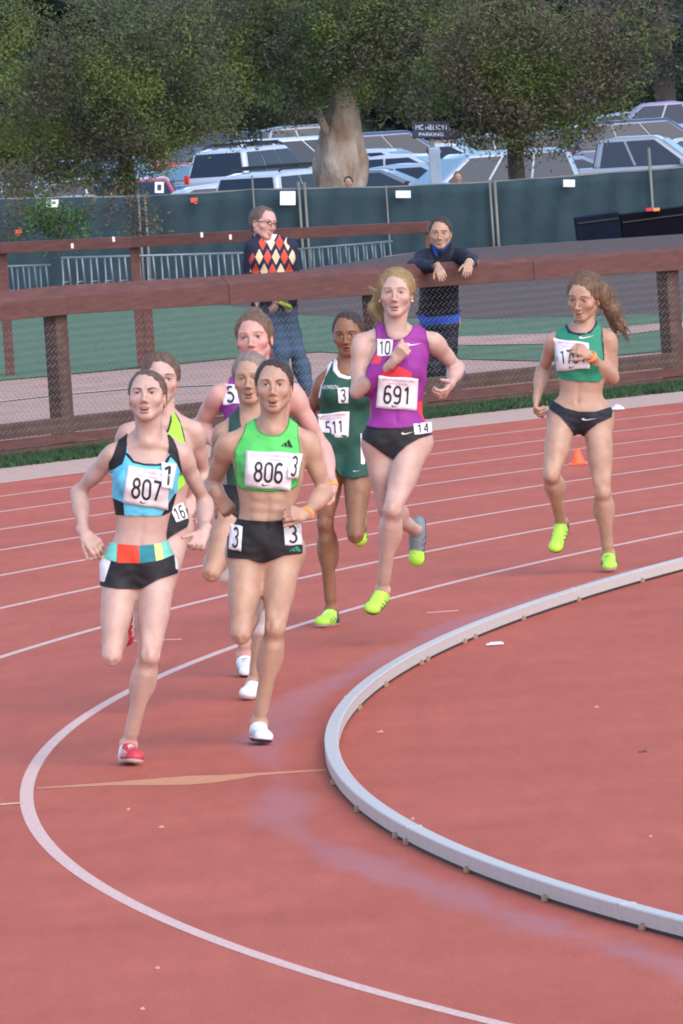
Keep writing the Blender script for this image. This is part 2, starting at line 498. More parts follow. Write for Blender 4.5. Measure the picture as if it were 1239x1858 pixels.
V, Fq = wire_quads(lines, .0019)
mkobj('chain_link_mesh', V, Fq, M_wire, fence)

# ------------------------------------------------------------------ far timber fence across the lawn
ff = empty('low_timber_fence', at(240, 667, 90), 'thin reddish brown rail fence standing further back on the lawn edge', 'fence')
ends = [at(-40, 443.5, 90.6), at(2, 441, 90.4), at(242, 430, 90.0), at(482, 417, 89.2), at(778, 402.5, 88.6)]
for i in range(4):
    a, b = ends[i].copy(), ends[i + 1].copy(); a[2] -= .045; b[2] -= .045
    mb = MB(); mb.bar(a, b, .09, .10); mb.build('rail', M_wood, ff, bevel=.004)
for p in ends[1:]:
    mb = MB(); mb.box((p[0], p[1] + .06, (p[2] - .02) / 2), (.042, .04, (p[2] - .02) / 2)); mb.build('post', M_wood, ff, bevel=.004)
p = ends[2]
mb = MB(); mb.box((p[0] + .085, p[1] + .05, .30), (.04, .04, .30)); mb.build('brace_post', M_wood, ff, bevel=.004)
M_staple = mat('pale_tag', lin(220, 214, 206), .7)
for x, y in ((131, 446), (206, 434), (366, 426), (418, 430)):
    q = at(x, y, 89.2); mb = MB(); mb.box(q, (.011, .01, .022)); mb.build('rail_tag', M_staple, ff)

# ------------------------------------------------------------------ metal rack rows
M_rack = mat('rack_metal', lin(118, 130, 142), .4, metal=0.4, var=.12, vscale=8)
M_rackd = mat('dull_rack_metal', lin(96, 112, 124), .5, metal=0.3, var=.15, vscale=8)
def rack(x0, y0, x1, y1, Y, n, m_, lab, lean=.05, foot=-.84):
    a = at(x0, y0, Y); b = at(x1, y1, Y + .4)
    r = empty('bicycle_rack', (a[0], a[1], foot), lab, 'rack', 'metal racks standing before the green screen')
    mb = MB(); mb.tube([a, b], .016); mb.build('top_bar', m_, r, smooth=True)
    mb = MB(); mb.tube([(a[0], a[1], foot + .06), (b[0], b[1], foot + .06)], .016); mb.build('base_bar', m_, r, smooth=True)
    for i in range(n):
        p = a + (b - a) * (i + .25) / n
        mb = MB()
        top = np.array([p[0], p[1], p[2] - .01])
        mb.tube([top + [-.03, 0, 0], top + [-.028, -.05, -.25], [p[0] - .035 - lean, p[1] - .12, foot]], .012)
        mb.tube([top + [.045, 0, 0], top + [.055, .05, -.25], [p[0] + .09, p[1] + .2, foot]], .012)
        mb.tube([top + [-.03, -.05, -.3], top + [.06, .06, -.3]], .009)
        mb.build('frame_leg', m_, r, smooth=True)
        mb = MB()
        for k in range(4):
            q = p + (b - a) / n * (k + .6) / 5
            mb.tube([(q[0], q[1] + .25, foot + .05), (q[0] - .01, q[1] + .22, foot + .52 + .06 * math.sin(k * 2.1 + i)), (q[0] + .03, q[1] + .28, foot + .48), (q[0] + .04, q[1] + .3, foot + .05)], .007, 5)
        mb.build('wheel_hoop', M_rackd, r, smooth=True)
rack(-12, 484, 92, 481, 127.5, 5, M_rackd, 'dull low metal rack at the left edge behind the fence')
rack(110, 468, 444, 459, 127.0, 13, M_rack, 'long pale metal rack left of the man in the patterned sweater')
rack(520, 454, 712, 438, 127.6, 12, M_rackd, 'dull metal rack right of the man in the patterned sweater')

# ------------------------------------------------------------------ green screen fence
M_screen = mat('green_screen_cloth', lin(26, 48, 60), .85, c2=lin(36, 62, 72), vscale=2.2, bump=.02, bscale=3)
M_pole = mat('screen_pole', lin(112, 112, 108), .5, metal=.3)
M_pap = mat('paper', lin(222, 226, 236), .8)
scr = empty('screen_fence', (0, 131, -.9), 'dark green windscreen cloth fence in front of the parked cars', 'fence')
tops = [(-900, 415), (-40, 362), (85, 360), (280, 356), (455, 345), (545, 343), (700, 340), (886, 331), (1020, 321), (1177, 309), (1290, 300), (2100, 246)]
T3 = [at(x, y, 131) for x, y in tops]
V = []; NS = 480
xs_ = np.linspace(T3[0][0], T3[-1][0], NS)
tz = np.interp(xs_, [t[0] for t in T3], [t[2] for t in T3])
px_ = np.interp(xs_, [t[0] for t in T3], [t[0] for t in tops])
nz = 14
for i in range(NS):
    for j in range(nz):
        f_ = j / (nz - 1)
        z = tz[i] + .02 * math.sin(xs_[i] * 5.3) * .3 - f_ * (tz[i] + .88)
        V.append((xs_[i], 131 + .035 * math.sin(xs_[i] * 7 + f_ * 3) * f_ + .02 * math.sin(xs_[i] * 17 + 4 * f_), z))
Fs = [(i * nz + j, (i + 1) * nz + j, (i + 1) * nz + j + 1, i * nz + j + 1) for i in range(NS - 1) for j in range(nz - 1)]
o = mkobj('screen_cloth', V, Fs, M_screen, scr, smooth=True)
so = o.modifiers.new('s', 'SOLIDIFY'); so.thickness = .006
mb = MB(); mb.tube([t + np.array([0, .03, .0]) for t in T3], .016); mb.build('top_wire', M_pole, scr, smooth=True)
for x, yt, r_ in ((457, 318, .012), (541, 329, .02), (552, 331, .02), (888, 326, .018), (897, 327, .022), (1177, 268, .02), (700, 336, .012), (250, 352, .02), (262, 352, .02)):
    t = at(x, yt, 130.9); mb = MB(); mb.tube([(t[0], t[1], -.88), t], r_); mb.build('pole', M_pole, scr, smooth=True)
def paper(x0, y0, x1, y1, lab, face=False):
    c = at((x0 + x1) / 2, (y0 + y1) / 2, 130.86); s_ = F_PX / 130.86
    p = empty('paper_notice', c, lab, 'notice', 'notices fixed along the screen fence')
    mb = MB(); mb.box(c, ((x1 - x0) / 2 / s_, .004, (y1 - y0) / 2 / s_), np.array([RTn, -FWn, -DNn])); mb.build('sheet', M_pap, p)
    if face:
        mb = MB(); mb.box(c + [0, -.008, 0], ((x1 - x0) * .22 / s_, .003, (y1 - y0) * .26 / s_), np.array([RTn, -FWn, -DNn])); mb.build('printed_mark', mat('notice_ink', lin(60, 60, 80), .8), p)
paper(508, 347, 536, 372, 'largest white notice, above the man in the patterned sweater')
paper(718, 346, 745, 359, 'white notice above the man in the dark jacket')
paper(1022, 326, 1043, 339, 'white notice above the black equipment cases')
paper(84, 362, 106, 376, 'white notice under the hanging leaves at the left')
paper(281, 330, 297, 350, 'white card with a dark print beside the red car', True)
for x, y, lab in ((352, 363, 'small orange clip on the green screen below the white sedan'), (33, 421, 'small orange clip low on the screen at the left edge')):
    q = at(x, y, 130.85); mb = MB(); mb.box(q, (.045, .01, .03), mi=0); mb.box(q + [.02, 0, -.035], (.02, .01, .015))
    tag(mb.build('orange_clip', mat('clip_orange', lin(200, 84, 56), .6)), lab, 'clip')

M_trim = mat('car_trim', lin(30, 30, 34), .6)
# black equipment cases in front of the screen on the right
M_case = mat('case_black', lin(10, 12, 22), .9, var=.2, vscale=6, spec=.1)
M_case2 = mat('case_navy', lin(16, 24, 40), .9, var=.2, vscale=6, spec=.1)
def case(x0, x1, y0, y1, m_, lab, Y=128.2):
    a = at(x0, y0, Y); b = at(x1, y1, Y); s_ = F_PX / Y
    h = (a[2] - b[2]) + .0
    c = (a + b) / 2
    e = empty('equipment_case', (c[0], Y + .3, b[2]), lab, 'case')
    mb = MB(); mb.box((c[0], Y + .3, (a[2] + b[2]) / 2 - .03), ((x1 - x0) / 2 / s_, .3, (y1 - y0) / 2 / s_ + .02), np.array([[math.cos(.065), 0, math.sin(.065)], [0, 1, 0], [-math.sin(.065), 0, math.cos(.065)]])); mb.build('case_body', m_, e, bevel=.012)
    mb = MB(); mb.box((c[0], Y - .01, (a[2] + b[2]) / 2 + .07), ((x1 - x0) / 2 / s_ - .02, .012, .008), np.array([[math.cos(.065), 0, math.sin(.065)], [0, 1, 0], [-math.sin(.065), 0, math.cos(.065)]])); mb.build('lid_seam', M_trim, e)
    return e
case(1045, 1126, 389, 432, M_case2, 'navy equipment case, shorter of the two by the green screen')
ec = case(1127, 1290, 378, 428, M_case, 'long black equipment case at the right edge by the green screen')
for x, col_, nm in ((1178, lin(190, 40, 50), 'red'), (1191, lin(210, 140, 50), 'amber')):
    q = at(x, 380, 128.1); mb = MB(); mb.box(q, (.04, .03, .02)); tag(mb.build('small_lamp', mat('lamp_' + nm, col_, .4)), 'small %s lamp resting on the long black case' % nm, 'lamp')

# ------------------------------------------------------------------ parked vehicles
M_glass = mat('car_glass', lin(34, 46, 64), .3, spec=.35, coat=.0)
M_glassl = mat('car_glass_pale', lin(96, 130, 156), .3, spec=.4, coat=.1)
M_tyre = mat('tyre_rubber', lin(26, 26, 28), .85)
M_rim = mat('wheel_rim', lin(160, 162, 168), .35, metal=.7)
M_trim = mat('car_trim', lin(30, 30, 34), .6)
M_red = mat('tail_lamp', lin(196, 34, 48), .3, coat=.5)
M_head = mat('head_lamp', lin(210, 216, 224), .15, coat=.8)
M_plate = mat('number_plate', lin(200, 204, 214), .6)
def paint(n, c): return mat('car_paint_' + n, c, .28, coat=.7, spec=.5)
PAINT = dict(white=paint('white', lin(170, 182, 200)), silver=paint('silver', lin(126, 136, 152)), navy=paint('navy', lin(44, 62, 104)), red=paint('red', lin(170, 34, 52)),
             grey=paint('grey', lin(96, 104, 118)), lilac=paint('lilac', lin(134, 132, 168)), black=paint('black', lin(30, 32, 40)), pale=paint('pale', lin(132, 156, 182)))
KIND = {  # length, width, height, lower profile, cabin profile
 'sedan': (4.7, 1.8, 1.45, [(-2.35, .35), (-2.33, .80), (-2.1, .98), (-1.4, 1.02), (.95, .98), (2.0, .84), (2.33, .66), (2.35, .32)], [(-1.75, .98), (-1.05, 1.38), (-.3, 1.45), (.35, 1.40), (1.25, .95)], 1.38, 1.42),
 'suv': (4.8, 1.92, 1.85, [(-2.4, .42), (-2.4, 1.10), (-2.3, 1.18), (.9, 1.15), (2.1, 1.08), (2.38, .9), (2.4, .4)], [(-2.3, 1.14), (-2.12, 1.78), (-1.6, 1.85), (.2, 1.84), (1.15, 1.12)], 1.62, 1.45),
 'pickup': (5.6, 1.98, 1.85, [(-2.8, .5), (-2.8, 1.15), (-.7, 1.18), (1.2, 1.16), (2.5, 1.08), (2.78, .9), (2.8, .45)], [(-.75, 1.14), (-.62, 1.78), (-.2, 1.85), (.7, 1.83), (1.55, 1.13)], 1.66, 1.7),
 'van': (4.9, 1.95, 2.0, [(-2.45, .4), (-2.45, 1.15), (.9, 1.15), (2.2, .95), (2.45, .4)], [(-2.42, 1.12), (-2.32, 1.9), (-1.7, 2.0), (.3, 1.98), (1.75, 1.08)], 1.7, 1.5),
}
def loft(mb, prof, hw, hw_top, zlo, zhi, mi=0):
    n = len(prof); vs = []
    for sgn in (-1, 1):
        for (x, z) in prof:
            t = (z - zlo) / max(zhi - zlo, .01)
            vs.append((x, sgn * (hw + (hw_top - hw) * t), z))
    fs = [tuple(range(n)), tuple(range(2 * n - 1, n - 1, -1))] + [(k, n + k, n + (k + 1) % n, (k + 1) % n) for k in range(n)]
    mb.add(vs, fs, mi)
def car(kind, px, py, Z, yaw, color, lab, glass=None, rack_=False):
    """(px,py) = roof centre in the picture, Z = depth"""
    L, W, H, lo, cab, tw, wb = KIND[kind]
    top = at(px, py, Z)
    base = np.array([top[0], top[1], -1.9])
    root = empty('parked_car' if kind != 'pickup' else 'pickup_truck', base, lab, {'sedan': 'car', 'suv': 'car', 'pickup': 'truck', 'van': 'van'}[kind], 'vehicles parked in the lot behind the green screen')
    cp = PAINT[color]; gl = glass or M_glass
    obs = []
    def sub(mbx, nm, m_, par=None, bevel=0, smooth=False):
        o = mkobj(nm, mbx.v, mbx.f, m_, None, smooth, mbx.m); o.parent = par or root
        if bevel:
            b = o.modifiers.new('b', 'BEVEL'); b.width = bevel; b.segments = 3; b.limit_method = 'ANGLE'; b.angle_limit = math.radians(25)
            for p in o.data.polygons: p.use_smooth = True
        return o
    mb = MB(); loft(mb, lo, W / 2, W / 2 - .03, .35, 1.1); sub(mb, 'body', cp, bevel=.07)
    mb = MB(); loft(mb, cab, W / 2 - .05, tw / 2 * .88, .95, H); cabin = sub(mb, 'cabin', cp, bevel=.09)
    # window glass: side strips, windscreen and rear screen, set a little proud
    zs = [c[1] for c in cab]; z0, z1 = max(zs[0], zs[-1]) + .03, H - .11
    xr = lambda z: np.interp(z, [cab[0][1], cab[1][1], H], [cab[0][0], cab[1][0], cab[2][0] - .05])
    xf = lambda z: np.interp(z, [cab[-1][1], cab[-2][1], H], [cab[-1][0], cab[-2][0], cab[-2][0] - .2])
    hw = lambda z: W / 2 - .05 + (tw / 2 * .88 - W / 2 + .05) * (z - .95) / (H - .95)
    for sgn in (-1, 1):
        mids = [0.0, .33, .66, 1.0] if kind in ('suv', 'van') else ([0, .5, 1.0] if kind == 'sedan' else [0, .42, 1])
        for a_, b_ in zip(mids[:-1], mids[1:]):
            mb = MB(); e = .03
            q = []
            for z in (z0, z1):
                xa, xb = xr(z) + .12, xf(z) - .12
                q.append((xa + (xb - xa) * a_ + e, sgn * (hw(z) + .012), z)); q.append((xa + (xb - xa) * b_ - e, sgn * (hw(z) + .012), z))
            mb.add([q[0], q[1], q[3], q[2]], [(0, 1, 2, 3)]); o = sub(mb, 'side_window', gl)
            so = o.modifiers.new('s', 'SOLIDIFY'); so.thickness = .02; so.offset = 0
    for nm, fx, sg in (('windscreen', xf, 1), ('rear_window', xr, -1)):
        mb = MB(); q = []
        for z in (z0, z1):
            for sgn in (-1, 1): q.append((fx(z) + sg * .015, sgn * (hw(z) - .10), z))
        mb.add([q[0], q[1], q[3], q[2]], [(0, 1, 2, 3)]); o = sub(mb, nm, M_glassl if nm == 'windscreen' and glass is None else gl)
        so = o.modifiers.new('s', 'SOLIDIFY'); so.thickness = .02; so.offset = 0
    for sx in (-1, 1):
        for sy in (-1, 1):
            c = np.array([sx * wb, sy * (W / 2 - .10), .34])
            mb = MB(); mb.tube([c - [0, .11, 0], c + [0, .11, 0]], .34, 20); w = sub(mb, 'wheel', M_tyre, smooth=False)
            mb = MB(); mb.tube([c + [0, sy * .10, 0], c + [0, sy * .125, 0]], .21, 12); sub(mb, 'rim', M_rim, w)
        for sy in (-1, 1):
            zz = lo[1][1] - .05 if sx < 0 else .72
            mb = MB(); xx = lo[0][0] - .01 if sx < 0 else lo[-1][0] - .04
            mb.box((xx, sy * (W / 2 - .16), zz), (.03, .13 if kind == 'sedan' else .07, .08 if kind == 'sedan' else .19 if sx < 0 else .09)); sub(mb, 'tail_light' if sx < 0 else 'headlight', M_red if sx < 0 else M_head, bevel=.02)
        mb = MB(); mb.box(((lo[0][0] if sx < 0 else lo[-1][0]), 0, .45), (.07, W / 2 - .05, .10)); sub(mb, 'bumper', M_trim, bevel=.03)
    mb = MB(); mb.box((lo[0][0] - .03, 0, .82), (.012, .26, .07)); sub(mb, 'number_plate', M_plate)
    for sy in (-1, 1):
        mb = MB(); mb.box((cab[-1][0] - .25, sy * (W / 2 + .08), z0 + .03), (.06, .09, .07)); sub(mb, 'wing_mirror', cp if kind != 'sedan' else M_trim, bevel=.03)
    if rack_:
        for sy in (-1, 1):
            mb = MB(); mb.tube([(cab[1][0] + .3, sy * .6, H + .0), (cab[1][0] + .4, sy * .6, H + .06), (cab[-2][0] - .1, sy * .6, H + .06), (cab[-2][0], sy * .6, H - .0)], .025); sub(mb, 'roof_rail', M_trim)
        for xx in (-1.2, -.2):
            mb = MB(); mb.tube([(xx, -.7, H + .1), (xx, .7, H + .1)], .025); sub(mb, 'cross_bar', M_trim)
    root.rotation_euler = (0, 0, math.radians(yaw))
    return root
def Zof(px, py, h):   # depth from roof height
    v = (px - 619.5) * .067 + (py - 929) * .9978 + 929
    return F_PX * (4.938 - h) / (v - 34.1)
# yaw: 0 = nose towards picture right; -90 = nose to the camera; 90 = tail to the camera
car('suv', 468, 264, Zof(468, 264, 1.85), 62, 'white', 'tall white SUV with tinted glass and a red tail lamp, left of the trunk', rack_=True)
car('van', 560, 252, Zof(560, 252, 2.0) + 8, 25, 'white', 'white van close against the left side of the big trunk', )
car('suv', 546, 305, Zof(546, 305, 1.85), 58, 'white', 'white SUV with a roof rack parked nearest the screen left of the big trunk', rack_=True)
car('sedan', 672, 304, Zof(672, 304, 1.45), -10, 'grey', 'dark grey car with a teal window directly right of the big trunk')
car('sedan', 690, 268, Zof(690, 268, 1.45), -25, 'white', 'white sedan, farthest of the white roofs right of the big trunk')
car('sedan', 735, 277, Zof(735, 277, 1.45), -20, 'white', 'white sedan in the middle of the white roofs right of the big trunk')
car('sedan', 752, 294, Zof(752, 294, 1.45), -15, 'pale', 'pale blue sedan below the white roofs right of the big trunk')
car('suv', 720, 236, Zof(720, 236, 1.85), 10, 'navy', 'dark blue SUV with a white roof strip behind the white sedans')
car('suv', 846, 277, Zof(846, 277, 1.85) + 0, 200, 'pale', 'pale car with a large sloping windscreen behind the man in the dark jacket')
car('sedan', 906, 290, Zof(906, 290, 1.45), 15, 'white', 'white roofed car with dark windows left of the thin trunk')
car('sedan', 1030, 281, Zof(1030, 281, 1.45), 0, 'silver', 'long silver sedan with dark side windows right of the thin trunk')
car('pickup', 1140, 246, Zof(1140, 246, 1.85), -8, 'silver', 'silver pickup cab with a clear side window above the silver sedan')
car('sedan', 1165, 298, Zof(1165, 298, 1.45) - 6, 6, 'pale', 'pale blue car nearest the screen at the right edge')
car('suv', 1185, 213, Zof(1185, 213, 1.85), 12, 'navy', 'dark blue SUV above the silver pickup')
car('sedan', 1165, 224, Zof(1165, 224, 1.45), 5, 'white', 'white sedan with a bright roof behind the dark blue SUV at the right')
car('pickup', 1206, 183, Zof(1206, 183, 1.85), 180, 'lilac', 'lilac grey pickup, topmost vehicle at the right edge')
car('sedan', 1148, 201, Zof(1148, 201, 1.45), 0, 'pale', 'pale sedan left of the lilac grey pickup')
car('sedan', 1250, 246, Zof(1250, 246, 1.45), 185, 'white', 'white car cut by the right edge beside the silver pickup')
car('sedan', 368, 333, Zof(368, 333, 1.45), 190, 'white', 'white sedan roof just above the screen left of the white SUVs')
car('sedan', 352, 294, Zof(352, 294, 1.45) + 0, 160, 'silver', 'silver car with a pale windscreen beside the tall white SUV', glass=M_glassl)
car('sedan', 318, 297, Zof(318, 297, 1.45) + 4, 20, 'red', 'red car half hidden behind the silver car')
car('sedan', 258, 321, Zof(258, 321, 1.45), 90, 'red', 'red car with its tail towards the track left of the white card')
car('sedan', 170, 318, Zof(170, 318, 1.45), 8, 'white', 'white car glimpsed through the leaves, second from the left')
car('sedan', 110, 296, Zof(110, 296, 1.45), 4, 'pale', 'pale car glimpsed through the leaves behind the other two')
car('sedan', 30, 326, Zof(30, 326, 1.45), -5, 'white', 'white car at the left edge glimpsed under the leaves')
car('suv', 208, 286, Zof(208, 286, 1.85), -60, 'navy', 'dark blue SUV glimpsed through the leaves left of the red cars')
car('sedan', 905, 240, Zof(905, 240, 1.45), 10, 'silver', 'silver car hidden behind the hanging leaves in the middle')
car('suv', 600, 232, Zof(600, 232, 1.85) + 14, 15, 'grey', 'grey SUV behind the white van and the big trunk')
car('sedan', 940, 268, Zof(940, 268, 1.45), -8, 'navy', 'navy sedan between the silver pickup and the thin trunk')
car('sedan', 1040, 232, Zof(1040, 232, 1.45), 12, 'grey', 'grey sedan mostly covered by the hanging leaves left of the dark blue SUV')
car('sedan', 430, 236, Zof(430, 236, 1.45), 0, 'navy', 'navy sedan behind the tall white SUV under the leaves')
car('sedan', 800, 258, Zof(800, 258, 1.45), -10, 'white', 'white car glimpsed under the dark direction sign')

# direction sign in the lot, lettering too blurred to read exactly
sg = empty('direction_sign', (at(782, 236, 235)[0], 235, -1.9), 'dark blue direction sign with two rows of pale letters among the parked cars', 'sign')
c = at(782, 236, 235); s_ = F_PX / 235
mb = MB(); mb.box(c, (34 / s_, .04, 15 / s_), np.array([RTn, -FWn, -DNn])); mb.build('sign_board', mat('sign_navy', lin(22, 28, 62), .6), sg, bevel=.02)
mb = MB(); mb.tube([(c[0], 235.1, -1.9), (c[0], 235.1, c[2])], .06); mb.build('sign_post', M_pole, sg)
def text_mesh(s):
    cu = bpy.data.curves.new('t', 'FONT'); cu.body = s; cu.size = 1.0; cu.align_x = 'CENTER'; cu.align_y = 'CENTER'; cu.resolution_u = 3
    ob = bpy.data.objects.new('t', cu); COL.objects.link(ob)
    dg = bpy.context.evaluated_depsgraph_get()
    me = bpy.data.meshes.new_from_object(ob.evaluated_get(dg))
    V = np.array([v.co[:] for v in me.vertices]); Fc = [list(p.vertices) for p in me.polygons]
    bpy.data.objects.remove(ob); bpy.data.meshes.remove(me); bpy.data.curves.remove(cu)
    V[:, 0] -= (V[:, 0].max() + V[:, 0].min()) / 2; V[:, 1] -= (V[:, 1].max() + V[:, 1].min()) / 2
    return V, Fc
for txt, dy, w_, h_ in (('MC NELSON', -5, 56, 9), ('PARKING', 8, 44, 6)):
    V, Fc = text_mesh(txt)
    V = V / np.array([np.ptp(V[:, 0]), np.ptp(V[:, 1]), 1])
    Q = c[None] + RTn[None] * (V[:, 0:1] * w_ / s_) - DNn[None] * (V[:, 1:2] * h_ / s_) + DNn[None] * dy / s_ - FWn[None] * .06
    mkobj('lettering', Q, Fc, mat('sign_letters', lin(186, 196, 214), .6), sg)
# white post by the pale car
p = at(788, 280, 190); mb = MB(); mb.box((p[0], 190, -.9), (.11, .05, 1.35)); tag(mb.build('bollard_post', mat('pale_post', lin(150, 166, 186), .6, var=.15, vscale=3), bevel=.02), 'pale blue grey post standing before the car with the sloping windscreen', 'post')

# ------------------------------------------------------------------ trees
M_bark = mat('eucalyptus_bark', lin(176, 166, 156), .9, c2=lin(116, 86, 70), vscale=2.4, bump=.08, bscale=7, stretch=(1, 1, .5))
M_barkd = mat('dark_bark', lin(52, 46, 46), .9, c2=lin(74, 66, 62), vscale=3, bump=.04, bscale=6, stretch=(1, 1, .3))
def leaf_mat(name, a, b, c, sc=.9):
    mt = bpy.data.materials.new(name); mt.use_nodes = True; nt = mt.node_tree; L = nt.links.new
    bs = nt.nodes['Principled BSDF']
    tc = nt.nodes.new('ShaderNodeTexCoord'); n = nt.nodes.new('ShaderNodeTexNoise'); n.inputs['Scale'].default_value = sc; n.inputs['Detail'].default_value = 4
    L(tc.outputs['Object'], n.inputs['Vector'])
    r = nt.nodes.new('ShaderNodeValToRGB'); e = r.color_ramp.elements
    e[0].position = .36; e[0].color = a; e[1].position = .64; e[1].color = c
    k = e.new(.5); k.color = b
    L(n.outputs['Fac'], r.inputs[0])
    at_ = nt.nodes.new('ShaderNodeAttribute'); at_.attribute_name = 'tint'
    mx = nt.nodes.new('ShaderNodeMix'); mx.data_type = 'RGBA'; mx.blend_type = 'MULTIPLY'; mx.inputs[0].default_value = 1
    L(r.outputs[0], mx.inputs[6]); L(at_.outputs['Color'], mx.inputs[7]); L(mx.outputs[2], bs.inputs['Base Color'])
    bs.inputs['Roughness'].default_value = .55; bs.inputs['Specular IOR Level'].default_value = .3
    return mt
M_leafA = leaf_mat('grey_green_leaf', lin(74, 70, 64), lin(72, 82, 54), lin(98, 112, 54))
M_leafB = leaf_mat('olive_leaf', lin(84, 74, 68), lin(80, 80, 56), lin(86, 104, 48))
M_leafC = leaf_mat('dark_leaf', lin(36, 44, 42), lin(38, 52, 42), lin(52, 70, 44), .4)
def leaves(name, blobs, n_per_m3, size, m_, parent, lab=None, stuff=False, gap=.35):
    """blobs: (centre, radii). Leaves gather in twig clusters scattered through each blob's volume."""
    P = []; 
    for c, r in blobs:
        r = np.array(r); vol = 4.19 * r.prod()
        nc = max(6, int(vol * n_per_m3 / 26), int(4 * r[0] * r[2] * n_per_m3 * .075))
        d = rng.normal(size=(nc, 3)); d /= np.linalg.norm(d, axis=1)[:, None]
        rad = rng.uniform(.25, 1, nc) ** .5
        rad *= 1 + .18 * np.sin(d[:, 0] * 7 + c[0]) * np.cos(d[:, 2] * 6 + c[2])
        cl = np.array(c) + d * rad[:, None] * r
        k = 26
        q = rng.normal(size=(nc, k, 3)) * (size * 2.6) * rng.uniform(.6, 1.5, (nc, 1, 1))
        q[:, :, 2] -= np.abs(q[:, :, 0]) * .4
        P.append((cl[:, None, :] + q).reshape(-1, 3))
    P = np.concatenate(P); n = len(P)
    a = rng.normal(size=(n, 3)); a[:, 2] = a[:, 2] * .6 - .5; a /= np.linalg.norm(a, axis=1)[:, None]
    b = rng.normal(size=(n, 3)); b -= a * (a * b).sum(1)[:, None]; b /= np.linalg.norm(b, axis=1)[:, None]
    s = size * rng.uniform(.6, 1.4, (n, 1))
    V = np.zeros((n, 4, 3))
    V[:, 0] = P - a * s; V[:, 1] = P - b * s * .32; V[:, 2] = P + a * s; V[:, 3] = P + b * s * .32
    Fc = np.arange(n * 4).reshape(n, 4)
    t = rng.uniform(.8, 1.2, (n, 1)) * np.array([1, 1, 1]) * (1 + rng.normal(0, .06, (n, 3)))
    col = np.repeat(np.c_[t, np.ones(n)], 4, axis=0)
    o = mkobj(name, V.reshape(-1, 3), Fc, m_, parent, col=col)
    return o, n
def limb(mb, pts, r0, r1, n=9):
    pts = [np.array(p, float) for p in pts]
    # smooth path
    for _ in range(2):
        q = [pts[0]]
        for a_, b_ in zip(pts[:-1], pts[1:]): q += [a_ * .75 + b_ * .25, a_ * .25 + b_ * .75]
        q.append(pts[-1]); pts = q
    mb.tube(pts, r0, n, r2=r1)
NLEAF = 0
def P3(x, y, Z): return at(x, y, Z)
M_barkk = mat('darkest_bark', lin(40, 36, 38), .95, c2=lin(56, 50, 50), vscale=5, bump=.04, bscale=8)  # darker bark so the left trunk stands out less
# the big pale trunk in the middle
Zb = 196.0
tb = P3(612, 480, Zb); tb[2] = -1.9
big = empty('eucalyptus_tree', tb, 'big tree with a broad peeling pale trunk between the parked cars', 'tree')
def trunk_mesh(base, cols, m_, parent, name='trunk', lump=.08):
    """cols: list of (centre xyz, radius): a lumpy tapered trunk"""
    n = 28; V = []; Fs = []
    cs = []
    for i in range(len(cols) - 1):
        for t in np.linspace(0, 1, 8)[: 8 if i == len(cols) - 2 else 7]:
            c = np.array(cols[i][0]) * (1 - t) + np.array(cols[i + 1][0]) * t; r = cols[i][1] * (1 - t) + cols[i + 1][1] * t
            cs.append((c, r))
    for j, (c, r) in enumerate(cs):
        for k in range(n):
            a = 2 * PI * k / n
            rr = r * (1 + lump * math.sin(3 * a + c[2] * 1.1) + lump * .7 * math.sin(5 * a - c[2] * 2.3 + 1) + lump * .5 * math.sin(9 * a + c[2] * 5))
            V.append((c[0] + rr * math.cos(a), c[1] + rr * math.sin(a), c[2]))
    for j in range(len(cs) - 1):
        for k in range(n): Fs.append((j * n + k, j * n + (k + 1) % n, (j + 1) * n + (k + 1) % n, (j + 1) * n + k))
    Fs.append(tuple(range(n))[::-1]); Fs.append(tuple((len(cs) - 1) * n + k for k in range(n)))
    return mkobj(name, V, Fs, m_, parent, smooth=True)
sz = F_PX / Zb
cols = []
for x, y, w in ((616, 490, 104), (617, 345, 90), (617, 290, 92), (616, 240, 74), (620, 200, 57), (621, 165, 40), (627, 130, 34), (640, 60, 36), (650, -60, 24)):
    cols.append((P3(x, y, Zb), w / 2 / sz))
trunk_mesh(tb, cols, M_bark, big, lump=.11)
mb = MB()
for pts, r0, r1 in (([(630, 150), (560, 90), (470, 40), (380, 20)], .17, .05), ([(636, 120), (720, 60), (830, 20), (930, 0)], .17, .05), ([(634, 100), (610, 40), (560, -30)], .15, .05),
                    ([(640, 70), (700, 10), (740, -60)], .12, .04), ([(560, 90), (500, 110), (440, 150)], .07, .02), ([(720, 60), (780, 100), (800, 160)], .07, .02)):
    limb(mb, [P3(x, y, Zb + .6 * i) for i, (x, y) in enumerate(pts)], r0, r1)
mb.build('limb', M_barkd, big, smooth=True)
mb = MB(); limb(mb, [P3(606, 262, Zb - .2), P3(590, 235, Zb - .35), P3(578, 205, Zb - .4), P3(572, 180, Zb - .3)], .11, .05); mb.build('limb', M_bark, big, smooth=True)
def blobs(L, Z, dZ=1.2):
    return [(P3(x, y, Z + dz), (rx / (F_PX / Z), dd, rz / (F_PX / Z))) for x, y, rx, rz, dz, dd in L]
